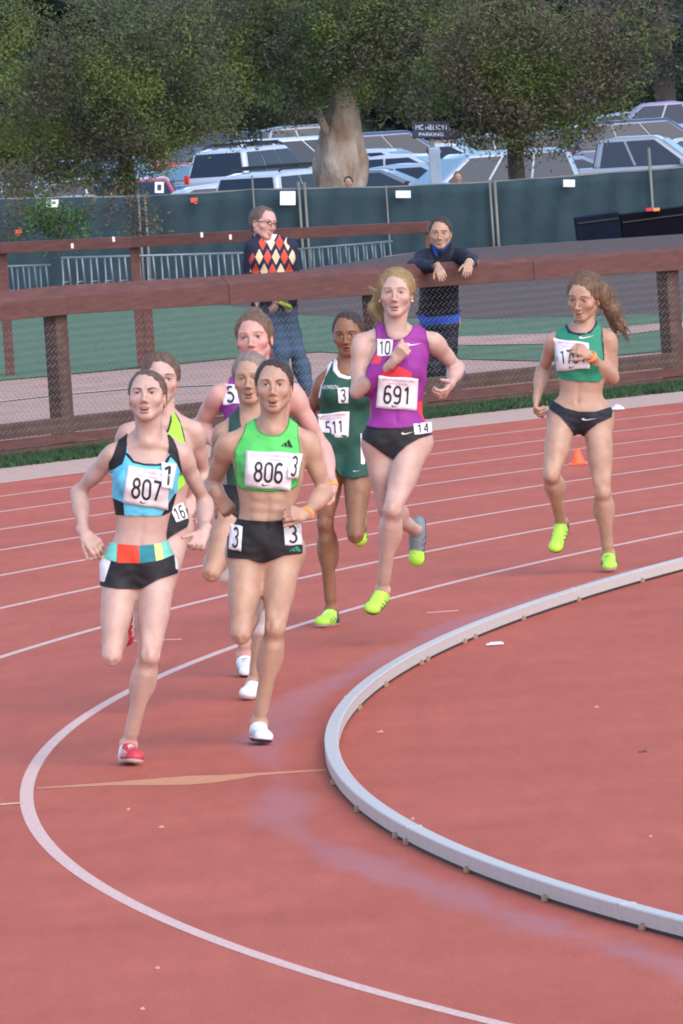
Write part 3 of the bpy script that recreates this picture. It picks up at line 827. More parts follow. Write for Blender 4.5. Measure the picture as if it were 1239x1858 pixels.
B1 = [(520, 60, 130, 90, 0, 1.6), (430, 20, 120, 70, 1, 1.5), (700, 70, 110, 85, -.6, 1.4), (640, -20, 180, 70, 0, 1.6), (560, 140, 70, 50, -.4, .9), (400, 110, 90, 60, .4, 1.1),
      (700, 150, 60, 45, .2, .9), (480, 175, 85, 50, .3, .9), (440, 225, 60, 32, .6, .7), (540, 190, 40, 40, -1.0, .5), (780, 40, 90, 90, .5, 1.2), (590, 110, 60, 40, -1.4, .7), (650, 112, 50, 44, -1.6, .6), (620, 80, 60, 50, -1.6, .8), (625, 135, 50, 30, -1.5, .3), (570, 165, 30, 24, -1.2, .3), (640, 60, 70, 60, -1.6, .5), (600, 20, 80, 60, -1.6, .5), (655, 165, 26, 20, -1.3, .25), (700, 30, 60, 60, -1.5, .4), (385, -10, 90, 60, -.5, .8), (760, 0, 100, 80, -.6, .9), (745, 110, 60, 60, -.8, .6), (410, 150, 60, 50, -.4, .5), (760, 180, 40, 40, -.6, .4)]
o, n = leaves('crown', blobs(B1, Zb), 700, .040, M_leafA, big); NLEAF += n
# right tree with the hanging crown and thin trunk
Zr = 184.0
tr = P3(938, 500, Zr); tr[2] = -1.9
rtree = empty('pepper_tree', tr, 'tree with a thin trunk and a drooping olive crown over the cars right of centre', 'tree')
sr_ = F_PX / Zr
trunk_mesh(tr, [(P3(938, 500, Zr), 22 / sr_), (P3(938, 330, Zr), 15 / sr_), (P3(934, 270, Zr), 14 / sr_), (P3(930, 180, Zr), 11 / sr_), (P3(940, 60, Zr), 8 / sr_)], M_barkd, rtree, lump=.05)
mb = MB()
for pts in ([(934, 240), (880, 160), (820, 90)], [(934, 200), (1000, 120), (1080, 70)], [(932, 170), (900, 80), (880, 0)], [(934, 220), (1010, 200), (1070, 230)]):
    limb(mb, [P3(x, y, Zr + .3 * i) for i, (x, y) in enumerate(pts)], .09, .03)
mb.build('limb', M_barkd, rtree, smooth=True)
B2 = [(900, 90, 130, 90, 0, 1.4), (1010, 110, 120, 90, .3, 1.4), (820, 140, 90, 65, 0, 1.1), (930, 190, 110, 55, -.3, 1.0), (1060, 180, 85, 60, .2, 1.0), (1130, 130, 60, 60, .5, .9),
      (880, 228, 70, 34, -.4, .7), (980, 235, 75, 38, -.4, .7), (1060, 232, 50, 24, 0, .6), (940, 270, 34, 30, -.6, .5), (800, 200, 46, 30, 0, .6), (1120, 60, 110, 80, .8, 1.2), (870, 0, 150, 60, .5, 1.3),
      (1020, 262, 40, 14, -.2, .4), (850, 250, 34, 16, -.2, .4), (935, 215, 50, 50, -1.2, .3), (900, 150, 90, 60, -1.3, .4), (1000, 60, 110, 60, -1.3, .5), (850, 90, 80, 70, -1.2, .4), (1040, 150, 60, 60, -1.1, .4)]
o, n = leaves('crown', blobs(B2, Zr), 700, .040, M_leafB, rtree); NLEAF += n
# far right tree
Zq = 300.0
q_ = P3(1200, 60, Zq)
t3 = empty('dark_oak_tree', (q_[0], Zq, -1.9), 'dark green tree rising in the top right corner behind the cars', 'tree')
trunk_mesh(q_, [((q_[0], Zq, -1.9), .35), ((q_[0], Zq, 3.0), .22)], M_barkd, t3)
B3 = [(1210, 50, 90, 70, 0, 2.0), (1150, 10, 120, 60, 1, 2.0), (1250, 120, 60, 45, 0, 1.6), (1180, 110, 70, 40, 0.4, 1.6)]
o, n = leaves('crown', blobs(B3, Zq), 110, .075, M_leafC, t3); NLEAF += n
# left tree overhanging the screen
Zl = 140.0
q_ = P3(232, 420, Zl)
lt = empty('oak_tree', (q_[0], Zl, -1.5), 'dense dark tree drooping over the green screen at the left', 'tree')
sl = F_PX / Zl
trunk_mesh(q_, [((q_[0], Zl, -1.6), .16), (P3(232, 340, Zl), .12), (P3(220, 240, Zl), .10), (P3(200, 120, Zl), .08), (P3(190, 20, Zl), .05)], M_barkk, lt, lump=.05)
mb = MB()
for pts in ([(222, 240), (140, 180), (60, 150)], [(214, 200), (300, 150), (370, 120)], [(205, 130), (120, 60), (40, 20)], [(200, 100), (270, 40), (330, -10)], [(110, 215), (112, 245), (135, 225), (150, 190)]):
    limb(mb, [P3(x, y, Zl - .15 * i) for i, (x, y) in enumerate(pts)], .035, .01)
mb.build('limb', M_barkd, lt, smooth=True)
B4 = [(60, 90, 110, 90, 0, 1.0), (190, 60, 110, 90, .2, 1.0), (300, 90, 100, 90, .3, .9), (120, 190, 120, 70, 0, .8), (250, 190, 110, 70, 0, .8), (340, 200, 70, 60, .3, .6), (30, 230, 70, 60, -.2, .7),
      (160, 265, 110, 40, -.2, .6), (290, 262, 80, 32, 0, .5), (30, 340, 42, 60, -6.5, .4), (120, 300, 70, 26, -.3, .4), (210, 320, 34, 50, -.4, .4), (70, 290, 40, 30, -.3, .5), (370, 150, 60, 60, .5, .6), (0, 40, 80, 80, 0, 1), (220, 120, 90, 80, -1.2, .4), (120, 130, 90, 70, -1.3, .4), (230, 230, 60, 50, -1.0, .3), (300, 60, 90, 60, -1.1, .4), (50, 170, 60, 60, -1.3, .4), (228, 310, 26, 40, -.5, .2), (70, 250, 90, 40, -.6, .4), (200, 255, 110, 34, -.5, .4), (60, 320, 60, 30, -.5, .25), (150, 305, 60, 24, -.6, .2), (270, 295, 40, 24, -.4, .2), (230, 350, 24, 40, -.6, .15), (20, 300, 40, 40, -.5, .3), (310, 240, 80, 36, -.3, .4), (60, 325, 80, 26, -.4, .3), (180, 318, 70, 22, -.4, .3), (20, 360, 36, 56, -4.5, .3), (236, 385, 26, 44, -8, .2), (280, 290, 50, 22, -.4, .3), (100, 345, 60, 14, -3, .2), (385, 200, 60, 50, -.2, .4), (350, 60, 60, 70, -.8, .4)]
o, n = leaves('crown', blobs(B4, Zl), 1150, .029, M_leafA, lt); NLEAF += n
# low sapling branches in front of the screen, left
Zs = 128.5
q_ = P3(110, 440, Zs)
sh = empty('young_tree', (q_[0], Zs, -.86), 'bright green leafy shrub in front of the green screen at the left', 'tree')
mb = MB(); limb(mb, [(q_[0], Zs, -.9), P3(112, 440, Zs), P3(105, 400, Zs), P3(120, 360, Zs)], .03, .008); limb(mb, [P3(112, 430, Zs), P3(150, 390, Zs), P3(140, 370, Zs)], .015, .006); mb.build('trunk', M_barkd, sh, smooth=True)
M_leafD = leaf_mat('fresh_leaf', lin(50, 66, 38), lin(56, 84, 40), lin(74, 116, 44), 2.0)
o, n = leaves('crown', blobs([(105, 400, 56, 34, 0, .3), (70, 385, 36, 40, 0, .3), (140, 400, 30, 22, 0, .2), (120, 425, 50, 16, 0, .2)], Zs), 900, .03, M_leafD, sh); NLEAF += n
sh2 = empty('young_tree', (P3(240, 430, Zs)[0], Zs, -.86), 'sparse olive shrub in front of the screen right of the bright green one', 'tree')
mb = MB(); limb(mb, [(P3(245, 440, Zs)[0], Zs, -.9), P3(243, 420, Zs), P3(246, 370, Zs)], .03, .01); mb.build('trunk', M_barkd, sh2, smooth=True)
o, n = leaves('crown', blobs([(245, 395, 34, 40, 0, .25), (270, 415, 34, 18, 0, .2), (215, 375, 30, 28, 0, .2), (22, 400, 34, 56, 0, .3), (60, 372, 60, 24, 0, .25), (180, 368, 50, 18, 0, .2), (250, 362, 40, 18, 0, .2)], Zs), 520, .03, M_leafB, sh2); NLEAF += n
# the wood behind the lot
B5 = []
for i in range(84):
    x = rng.uniform(-700, 1950); y = rng.uniform(-40, 215)
    B5.append((x, y, rng.uniform(70, 130), rng.uniform(50, 90), rng.uniform(0, 26), rng.uniform(2, 3.5)))
wood, n = leaves('woodland', blobs(B5, 345), 26, .13, M_leafC, None); NLEAF += n
tag(wood, 'dark mass of evergreen woodland filling the background behind the parking lot', 'woodland', kind='stuff')
# a solid bank behind the wood so that no sky is seen between the leaves low down
xs2 = np.linspace(-60, 60, 60); V = []; Fs = []
zz = np.linspace(-1.9, 16, 24)
for i, x in enumerate(xs2):
    for j, z in enumerate(zz):
        V.append((x, 385 + 5 * math.sin(x * .7 + z * .9) + 3 * math.sin(x * 2.1 - z * 1.7) + j * .4 + rng.normal(0, .8), z + rng.normal(0, .2)))
for i in range(59):
    for j in range(23): Fs.append((i * 24 + j, (i + 1) * 24 + j, (i + 1) * 24 + j + 1, i * 24 + j + 1))
tag(mkobj('wooded_hill', V, Fs, mat('hill_foliage', lin(36, 48, 44), .95, c2=lin(54, 70, 54), vscale=.9, bump=.3, bscale=1.2)), kind='structure')
print('LEAVES', NLEAF)

# ------------------------------------------------------------------ small things
c = gr(1049, 843)
cone = empty('traffic_cone', c, 'small orange marker cone standing on an outer lane line', 'cone')
M_cone = mat('cone_orange', lin(236, 96, 50), .5)
mb = MB(); n = 24
vs = []
for r, z in ((.050, .006), (.047, .014), (.012, .105), (.008, .108)):
    vs += [(c[0] + r * math.cos(2 * PI * k / n), c[1] + r * math.sin(2 * PI * k / n), z) for k in range(n)]
fs = [(j * n + k, j * n + (k + 1) % n, (j + 1) * n + (k + 1) % n, (j + 1) * n + k) for j in range(3) for k in range(n)] + [tuple(3 * n + k for k in range(n))]
mb.add(vs, fs); mb.build('cone_body', M_cone, cone, smooth=True)
mb = MB(); mb.box((c[0], c[1], .006), (.062, .062, .005)); mb.build('base', M_cone, cone, bevel=.003)
M_white = mat('white_paper', lin(226, 228, 236), .7)
def crumple(px, py, w, h, lab, name='paper_scrap', m_=None, th=.006):
    p = gr(px, py); s = F_PX / p[1]
    V = []; nx_, ny_ = 7, 5
    for i in range(nx_):
        for j in range(ny_):
            u = i / (nx_ - 1) - .5; v = j / (ny_ - 1) - .5
            V.append((p[0] + u * w / s, p[1] + v * .25, .006 + h / s * max(0, (1 - abs(u * 2) ** 1.5)) * (1 - abs(v * 2) ** 2) + rng.uniform(0, .003)))
    Fs = [(i * ny_ + j, (i + 1) * ny_ + j, (i + 1) * ny_ + j + 1, i * ny_ + j + 1) for i in range(nx_ - 1) for j in range(ny_ - 1)]
    o = mkobj(name, V, Fs, m_ or M_white); so = o.modifiers.new('s', 'SOLIDIFY'); so.thickness = .003
    return tag(o, lab, 'litter')
crumple(1120, 743, 25, 8, 'crumpled white paper at the outer edge of the track right of the runner in green')
c = gr(898, 1172); mb = MB(); mb.box((c[0], c[1], .010), (.042, .018, .0035), np.array([[1, .0, 0], [0, 1, 0], [0, 0, 1]])); mb.box((c[0] + .004, c[1] + .002, .0165), (.030, .014, .002)); tag(mb.build('tape_strip', M_white, bevel=.002), 'small white strip lying inside the kerb', 'litter')
for i, (x, y, w) in enumerate(((689, 1329, 12), (748, 1487, 7), (1082, 1284, 8), (258, 1832, 8), (292, 1502, 10), (232, 1470, 7), (285, 1758, 9), (1180, 1519, 6), (1166, 1365, 14))):
    p = gr(x, y); s = F_PX / p[1]; mb = MB(); mb.box((p[0], p[1], .003), (w / 2 / s, .012, .002), np.array([[.98, .17, 0], [-.17, .98, 0], [0, 0, 1]])); 
    mb.box((p[0] + .2 * w / s, p[1] + .01, .0065), (w / 5 / s, .006, .0015))
    labs = ['pale chip inside the kerb near its leftmost bend', 'tiny pale fleck beside the near part of the kerb', 'tiny pale fleck in the far part of the inner field', 'pale pebble near the bottom edge of the picture', 'thin pale scrap below the orange marking', 'pale scrap just under the left end of the orange marking', 'pale scrap below the curved white lane line', 'tiny pale fleck at the right of the inner field', 'dark leaf scrap in the middle of the inner field']
    tag(mb.build('surface_scrap', mat('scrap_pale', lin(200, 150, 136), .8) if i < 8 else mat('scrap_dark', lin(96, 62, 60), .8)), labs[i], 'litter')

# ------------------------------------------------------------------ people: a small implicit-surface modeller
def nrm(v): v = np.asarray(v, float); return v / (np.linalg.norm(v) + 1e-12)
CB = (RTn, -DNn, -FWn)     # picture right, picture up, towards the viewer
class Prim:
    __slots__ = ('t', 'a', 'b', 'ra', 'rb', 'M', 'q', 'k', 'op', 'g', 'lo', 'hi')
def cone(a, b, ra, rb, k=.02, g='torso', op=1, q=1.0, fl=None):
    """round cone; q<1 flattens it along the direction fl"""
    p = Prim(); p.t = 'c'; p.a = np.asarray(a, float); p.b = np.asarray(b, float); p.ra = ra; p.rb = rb; p.k = k; p.g = g; p.op = op; p.q = q
    p.M = None if fl is None else nrm(fl)
    r = max(ra, rb); p.lo = np.minimum(p.a, p.b) - r; p.hi = np.maximum(p.a, p.b) + r
    return p
def ell(c, r, ax=None, k=.02, g='torso', op=1):
    p = Prim(); p.t = 'e'; p.a = np.asarray(c, float); p.b = np.asarray(r, float); p.M = np.array(ax if ax is not None else CB, float); p.k = k; p.g = g; p.op = op
    R = max(r); p.lo = p.a - R; p.hi = p.a + R
    return p
def pdist(p, X, Y, Z):
    dx, dy, dz = X - p.a[0], Y - p.a[1], Z - p.a[2]
    if p.t == 'e':
        u = p.M[0][0] * dx + p.M[0][1] * dy + p.M[0][2] * dz; v = p.M[1][0] * dx + p.M[1][1] * dy + p.M[1][2] * dz; w = p.M[2][0] * dx + p.M[2][1] * dy + p.M[2][2] * dz
        r = p.b
        k0 = np.sqrt((u / r[0]) ** 2 + (v / r[1]) ** 2 + (w / r[2]) ** 2)
        k1 = np.sqrt((u / r[0] ** 2) ** 2 + (v / r[1] ** 2) ** 2 + (w / r[2] ** 2) ** 2) + 1e-9
        return k0 * (k0 - 1) / k1
    ba = p.b - p.a; l2 = ba @ ba + 1e-12
    t = np.clip((dx * ba[0] + dy * ba[1] + dz * ba[2]) / l2, 0, 1)
    ex, ey, ez = dx - ba[0] * t, dy - ba[1] * t, dz - ba[2] * t
    r = p.ra + (p.rb - p.ra) * t
    if p.M is None or p.q == 1.0:
        return np.sqrt(ex * ex + ey * ey + ez * ez) - r
    f = ex * p.M[0] + ey * p.M[1] + ez * p.M[2]
    s2 = np.maximum(ex * ex + ey * ey + ez * ez - f * f, 0)
    ln = np.sqrt(s2 + (f / p.q) ** 2) + 1e-9
    gm = np.sqrt(s2 + (f / p.q ** 2) ** 2) / ln
    return (ln - r) / np.maximum(gm, .5)
def comb(D, d, k, op):
    if op > 0:
        h = np.maximum(k - np.abs(D - d), 0) / k
        return np.minimum(D, d) - h * h * k * .25
    d = -d
    h = np.maximum(k - np.abs(D - d), 0) / k
    return np.maximum(D, d) + h * h * k * .25
def evalp(prims, V):
    D = np.full(len(V), .3)
    for p in prims: D = comb(D, pdist(p, V[:, 0], V[:, 1], V[:, 2]), p.k, p.op)
    return D
def grid_field(prims, lo, hi, res, pad=.03):
    n = np.maximum(((hi - lo) / res).astype(int) + 1, 4)
    ax = [lo[i] + res * np.arange(n[i]) for i in range(3)]
    D = np.full(n, .05, dtype=np.float32)
    for p in prims:
        sl = []
        for i in range(3):
            a = int(np.clip(np.floor((p.lo[i] - pad - lo[i]) / res), 0, n[i])); b = int(np.clip(np.ceil((p.hi[i] + pad - lo[i]) / res) + 1, 0, n[i]))
            sl.append((a, b))
        if any(b - a < 1 for a, b in sl): continue
        s = tuple(slice(a, b) for a, b in sl)
        X = ax[0][s[0]][:, None, None]; Y = ax[1][s[1]][None, :, None]; Z = ax[2][s[2]][None, None, :]
        D[s] = comb(D[s], pdist(p, X, Y, Z), p.k, p.op)
    return D, ax
def surface(prims, res, iso=0.0, lo=None, hi=None, noise=None, pad=.03):
    if lo is None:
        lo = np.min([p.lo for p in prims if p.op > 0], axis=0) - .02 - iso; hi = np.max([p.hi for p in prims if p.op > 0], axis=0) + .02 + iso
    D, ax = grid_field(prims, np.array(lo), np.array(hi), res, pad + iso)
    D = D - iso
    if noise is not None: D = D + noise(ax[0][:, None, None], ax[1][None, :, None], ax[2][None, None, :])
    S = D < 0
    C = np.zeros(tuple(s - 1 for s in S.shape), dtype=np.uint8)
    for i in (0, 1):
        for j in (0, 1):
            for k in (0, 1):
                C += S[i:S.shape[0] - 1 + i, j:S.shape[1] - 1 + j, k:S.shape[2] - 1 + k]
    act = (C > 0) & (C < 8)
    I = np.argwhere(act)
    idx = np.full(C.shape, -1, dtype=np.int64); idx[act] = np.arange(len(I))
    acc = np.zeros((len(I), 3)); cnt = np.zeros(len(I))
    cor = [(i, j, k) for i in (0, 1) for j in (0, 1) for k in (0, 1)]
    for a in cor:
        for d in range(3):
            if a[d] == 1: continue
            b = list(a); b[d] = 1
            da = D[I[:, 0] + a[0], I[:, 1] + a[1], I[:, 2] + a[2]]; db = D[I[:, 0] + b[0], I[:, 1] + b[1], I[:, 2] + b[2]]
            mk = (da < 0) != (db < 0)
            t = np.where(mk, da / np.where(mk, da - db, 1), 0)
            pt = np.tile(np.array(a, float), (len(I), 1)); pt[:, d] += t
            acc[mk] += pt[mk]; cnt[mk] += 1
    V = (I + acc / np.maximum(cnt, 1)[:, None]) * res + np.array([ax[0][0], ax[1][0], ax[2][0]])
    Fs = []
    for d in range(3):
        e1, e2 = [(1, 2), (2, 0), (0, 1)][d]
        A = np.take(S, range(0, S.shape[d] - 1), axis=d); B = np.take(S, range(1, S.shape[d]), axis=d)
        E = np.argwhere(A != B)
        ok = (E[:, e1] > 0) & (E[:, e2] > 0) & (E[:, e1] < C.shape[e1]) & (E[:, e2] < C.shape[e2])
        E = E[ok]
        fl = A[tuple(E.T)]
        def cell(o1, o2):
            q = E.copy(); q[:, e1] -= o1; q[:, e2] -= o2
            return idx[tuple(q.T)]
        Q = np.stack([cell(1, 1), cell(0, 1), cell(0, 0), cell(1, 0)], axis=1)
        Q[~fl] = Q[~fl][:, ::-1]
        Fs.append(Q)
    return V, np.concatenate(Fs)
def tri(Fq): return np.concatenate([Fq[:, [0, 1, 2]], Fq[:, [0, 2, 3]]]) if Fq.shape[1] == 4 else Fq
def compact(V, T):
    u, inv = np.unique(T, return_inverse=True)
    return V[u], inv.reshape(T.shape)
def clip(V, T, g):
    """split triangles by the sign of g; returns (inside, outside)"""
    out = []
    for sgn in (1, -1):
        h = g * sgn; pos = h >= 0
        n = pos[T].sum(1)
        res = [T[n == 3]]
        ed = {}
        NV = [V]; base = len(V)
        for cse in (1, 2):
            Q = T[n == cse]
            if not len(Q): continue
            pp = pos[Q]
            odd = pp if cse == 1 else ~pp
            r = np.argmax(odd, axis=1); ar = np.arange(len(Q))
            a, b, c = Q[ar, r], Q[ar, (r + 1) % 3], Q[ar, (r + 2) % 3]
            t1 = (h[a] / (h[a] - h[b]))[:, None]; t2 = (h[a] / (h[a] - h[c]))[:, None]
            p1 = V[a] + (V[b] - V[a]) * t1; p2 = V[a] + (V[c] - V[a]) * t2
            i1 = base + np.arange(len(Q)); i2 = i1 + len(Q); base += 2 * len(Q)
            NV += [p1, p2]
            if cse == 1: res.append(np.stack([a, i1, i2], 1))
            else: res += [np.stack([i1, b, c], 1), np.stack([i1, c, i2], 1)]
        VV = np.concatenate(NV); TT = np.concatenate(res)
        # weld the new edge points
        if len(TT):
            VV, TT = compact(VV, TT)
            key = np.round(VV * 2e5).astype(np.int64)
            _, fi, inv = np.unique(key, axis=0, return_index=True, return_inverse=True)
            VV = VV[fi]; TT = inv.ravel()[TT]
            TT = TT[(TT[:, 0] != TT[:, 1]) & (TT[:, 1] != TT[:, 2]) & (TT[:, 0] != TT[:, 2])]
        out.append((VV, TT))
    return out
def chaikin(P, n=2):
    P = np.array(P, float)
    for _ in range(n):
        Q = np.roll(P, -1, 0); P = np.stack([P * .75 + Q * .25, P * .25 + Q * .75], 1).reshape(-1, 2)
    return P
def polysd(x, y, P, smooth=1):
    P = chaikin(P, smooth) if smooth else np.array(P, float)
    d = np.full(x.shape, 1e9); ins = np.zeros(x.shape, bool)
    for (ax_, ay), (bx, by) in zip(P, np.roll(P, -1, 0)):
        ex, ey = bx - ax_, by - ay; wx, wy = x - ax_, y - ay
        t = np.clip((wx * ex + wy * ey) / (ex * ex + ey * ey + 1e-9), 0, 1)
        d = np.minimum(d, (wx - ex * t) ** 2 + (wy - ey * t) ** 2)
        c = ((ay <= y) & (by > y)) | ((by <= y) & (ay > y))
        ins ^= c & (x < ax_ + (y - ay) / np.where(np.abs(by - ay) < 1e-9, 1e-9, by - ay) * ex)
    return np.where(ins, 1, -1) * np.sqrt(d)

# ---- drawing marks on cloth: strokes and polygons laid on the surface they sit on
def arcp(cx, cy, rx, ry, a0, a1, n=14):
    return [(cx + rx * math.cos(math.radians(a0 + (a1 - a0) * i / n)), cy + ry * math.sin(math.radians(a0 + (a1 - a0) * i / n))) for i in range(n + 1)]
DIG = {  # centre lines in a 0.5 x 1 box, y up
 '0': [arcp(.25, .75, .25, .25, 0, 180) + arcp(.25, .25, .25, .25, 180, 360) + [(.5, .75)]],
 '1': [[(.06, .80), (.30, 1.0), (.30, 0)]],
 '3': [arcp(.24, .76, .24, .24, 150, -90, 16) + arcp(.22, .27, .27, .27, 90, -150, 16)],
 '4': [[(.38, 0), (.38, 1.0), (.0, .3), (.52, .3)]],
 '5': [[(.48, 1), (.08, 1), (.05, .58)] + arcp(.24, .30, .26, .30, 100, -150, 16)],
 '6': [arcp(.25, .28, .25, .28, 90, 450, 22), [(.0, .28), (.02, .62)] + arcp(.27, .74, .25, .26, 180, 40, 10)],
 '7': [[(.0, 1), (.5, 1), (.16, 0)]],
 '8': [arcp(.25, .27, .25, .27, 0, 360, 24), arcp(.25, .77, .215, .23, 0, 360, 24)],
 '9': [arcp(.25, .72, .25, .28, 0, 360, 22), [(.5, .72), (.48, .38)] + arcp(.23, .26, .25, .26, 0, -140, 10)],
}
def stroke(P, w, close=False):
    P = np.array(P, float)
    # resample finely
    Q = [P[0]]
    for a, b in zip(P[:-1], P[1:]):
        n = max(1, int(np.linalg.norm(b - a) / .08))
        for i in range(1, n + 1): Q.append(a + (b - a) * i / n)
    P = np.array(Q)
    T = np.gradient(P, axis=0); T /= np.linalg.norm(T, axis=1)[:, None] + 1e-9
    N = np.stack([-T[:, 1], T[:, 0]], 1)
    L = P + N * w / 2; R = P - N * w / 2
    V = np.concatenate([L, R]); n = len(P)
    return V, [(i, n + i, n + i + 1, i + 1) for i in range(n - 1)]
def digits(s, w=.13, gap=.24):
    V = []; Fc = []; x = 0
    for ch in s:
        for st in DIG[ch]:
            v, f = stroke(st, w)
            b = len(V); V += [(p[0] + x, p[1]) for p in v]; Fc += [[i + b for i in q] for q in f]
        x += .5 + gap
    V = np.array(V); V[:, 0] -= (x - gap) / 2; V[:, 1] -= .5
    return V, Fc     # height 1, centred
SWOOSH = [(-1, .12), (-.86, -.18), (-.6, -.30), (-.2, -.22), (1.0, .34), (-.15, .02), (-.48, -.02), (-.66, .10), (-.70, .34), (-.86, .30)]
def gridquad(n=12, m_=10):
    V = [(i / n - .5, j / m_ - .5) for i in range(n + 1) for j in range(m_ + 1)]
    return np.array(V), [(i * (m_ + 1) + j, (i + 1) * (m_ + 1) + j, (i + 1) * (m_ + 1) + j + 1, i * (m_ + 1) + j + 1) for i in range(n) for j in range(m_)]
def bil(c, u, v):   # c = tl,tr,br,bl in px ; u,v in -.5...5, v up
    c = np.array(c, float); s = u + .5; t = .5 - v
    return (c[0][None] * ((1 - s) * (1 - t))[:, None] + c[1][None] * (s * (1 - t))[:, None] + c[2][None] * (s * t)[:, None] + c[3][None] * ((1 - s) * t)[:, None])
class Skin:      # ray target
    def __init__(s, V, Fc, Y0):
        s.t = BVHTree.FromPolygons([tuple(v) for v in V], [tuple(int(i) for i in f) for f in Fc]); s.Y0 = Y0
    def lay(s, px, off, rigid=0.0):
        o = Vector(CAMP); ts = []; ds = []
        for x, y in px:
            d = Vector(ray(x, y)).normalized(); h = s.t.ray_cast(o, d)
            ts.append(h[3] if h[0] is not None and abs(h[0][1] - s.Y0) < .6 else np.nan); ds.append(np.array(d))
        ts = np.array(ts); ds = np.array(ds); px = np.array(px)
        ok = ~np.isnan(ts)
        if ok.sum() < 3: ts[:] = s.Y0; ok[:] = True
        A = np.c_[px, np.ones(len(px))]
        if ok.sum() > 6:
            sol = np.linalg.lstsq(A[ok], ts[ok], rcond=None)[0]; pl = A @ sol
        else: pl = np.full(len(px), np.nanmean(ts))
        ts = np.where(np.isnan(ts), pl, ts)
        if rigid:
            ts = np.minimum(ts * (1 - rigid) + pl * rigid, ts)
        return CAMP + ds * (ts - off)[:, None]

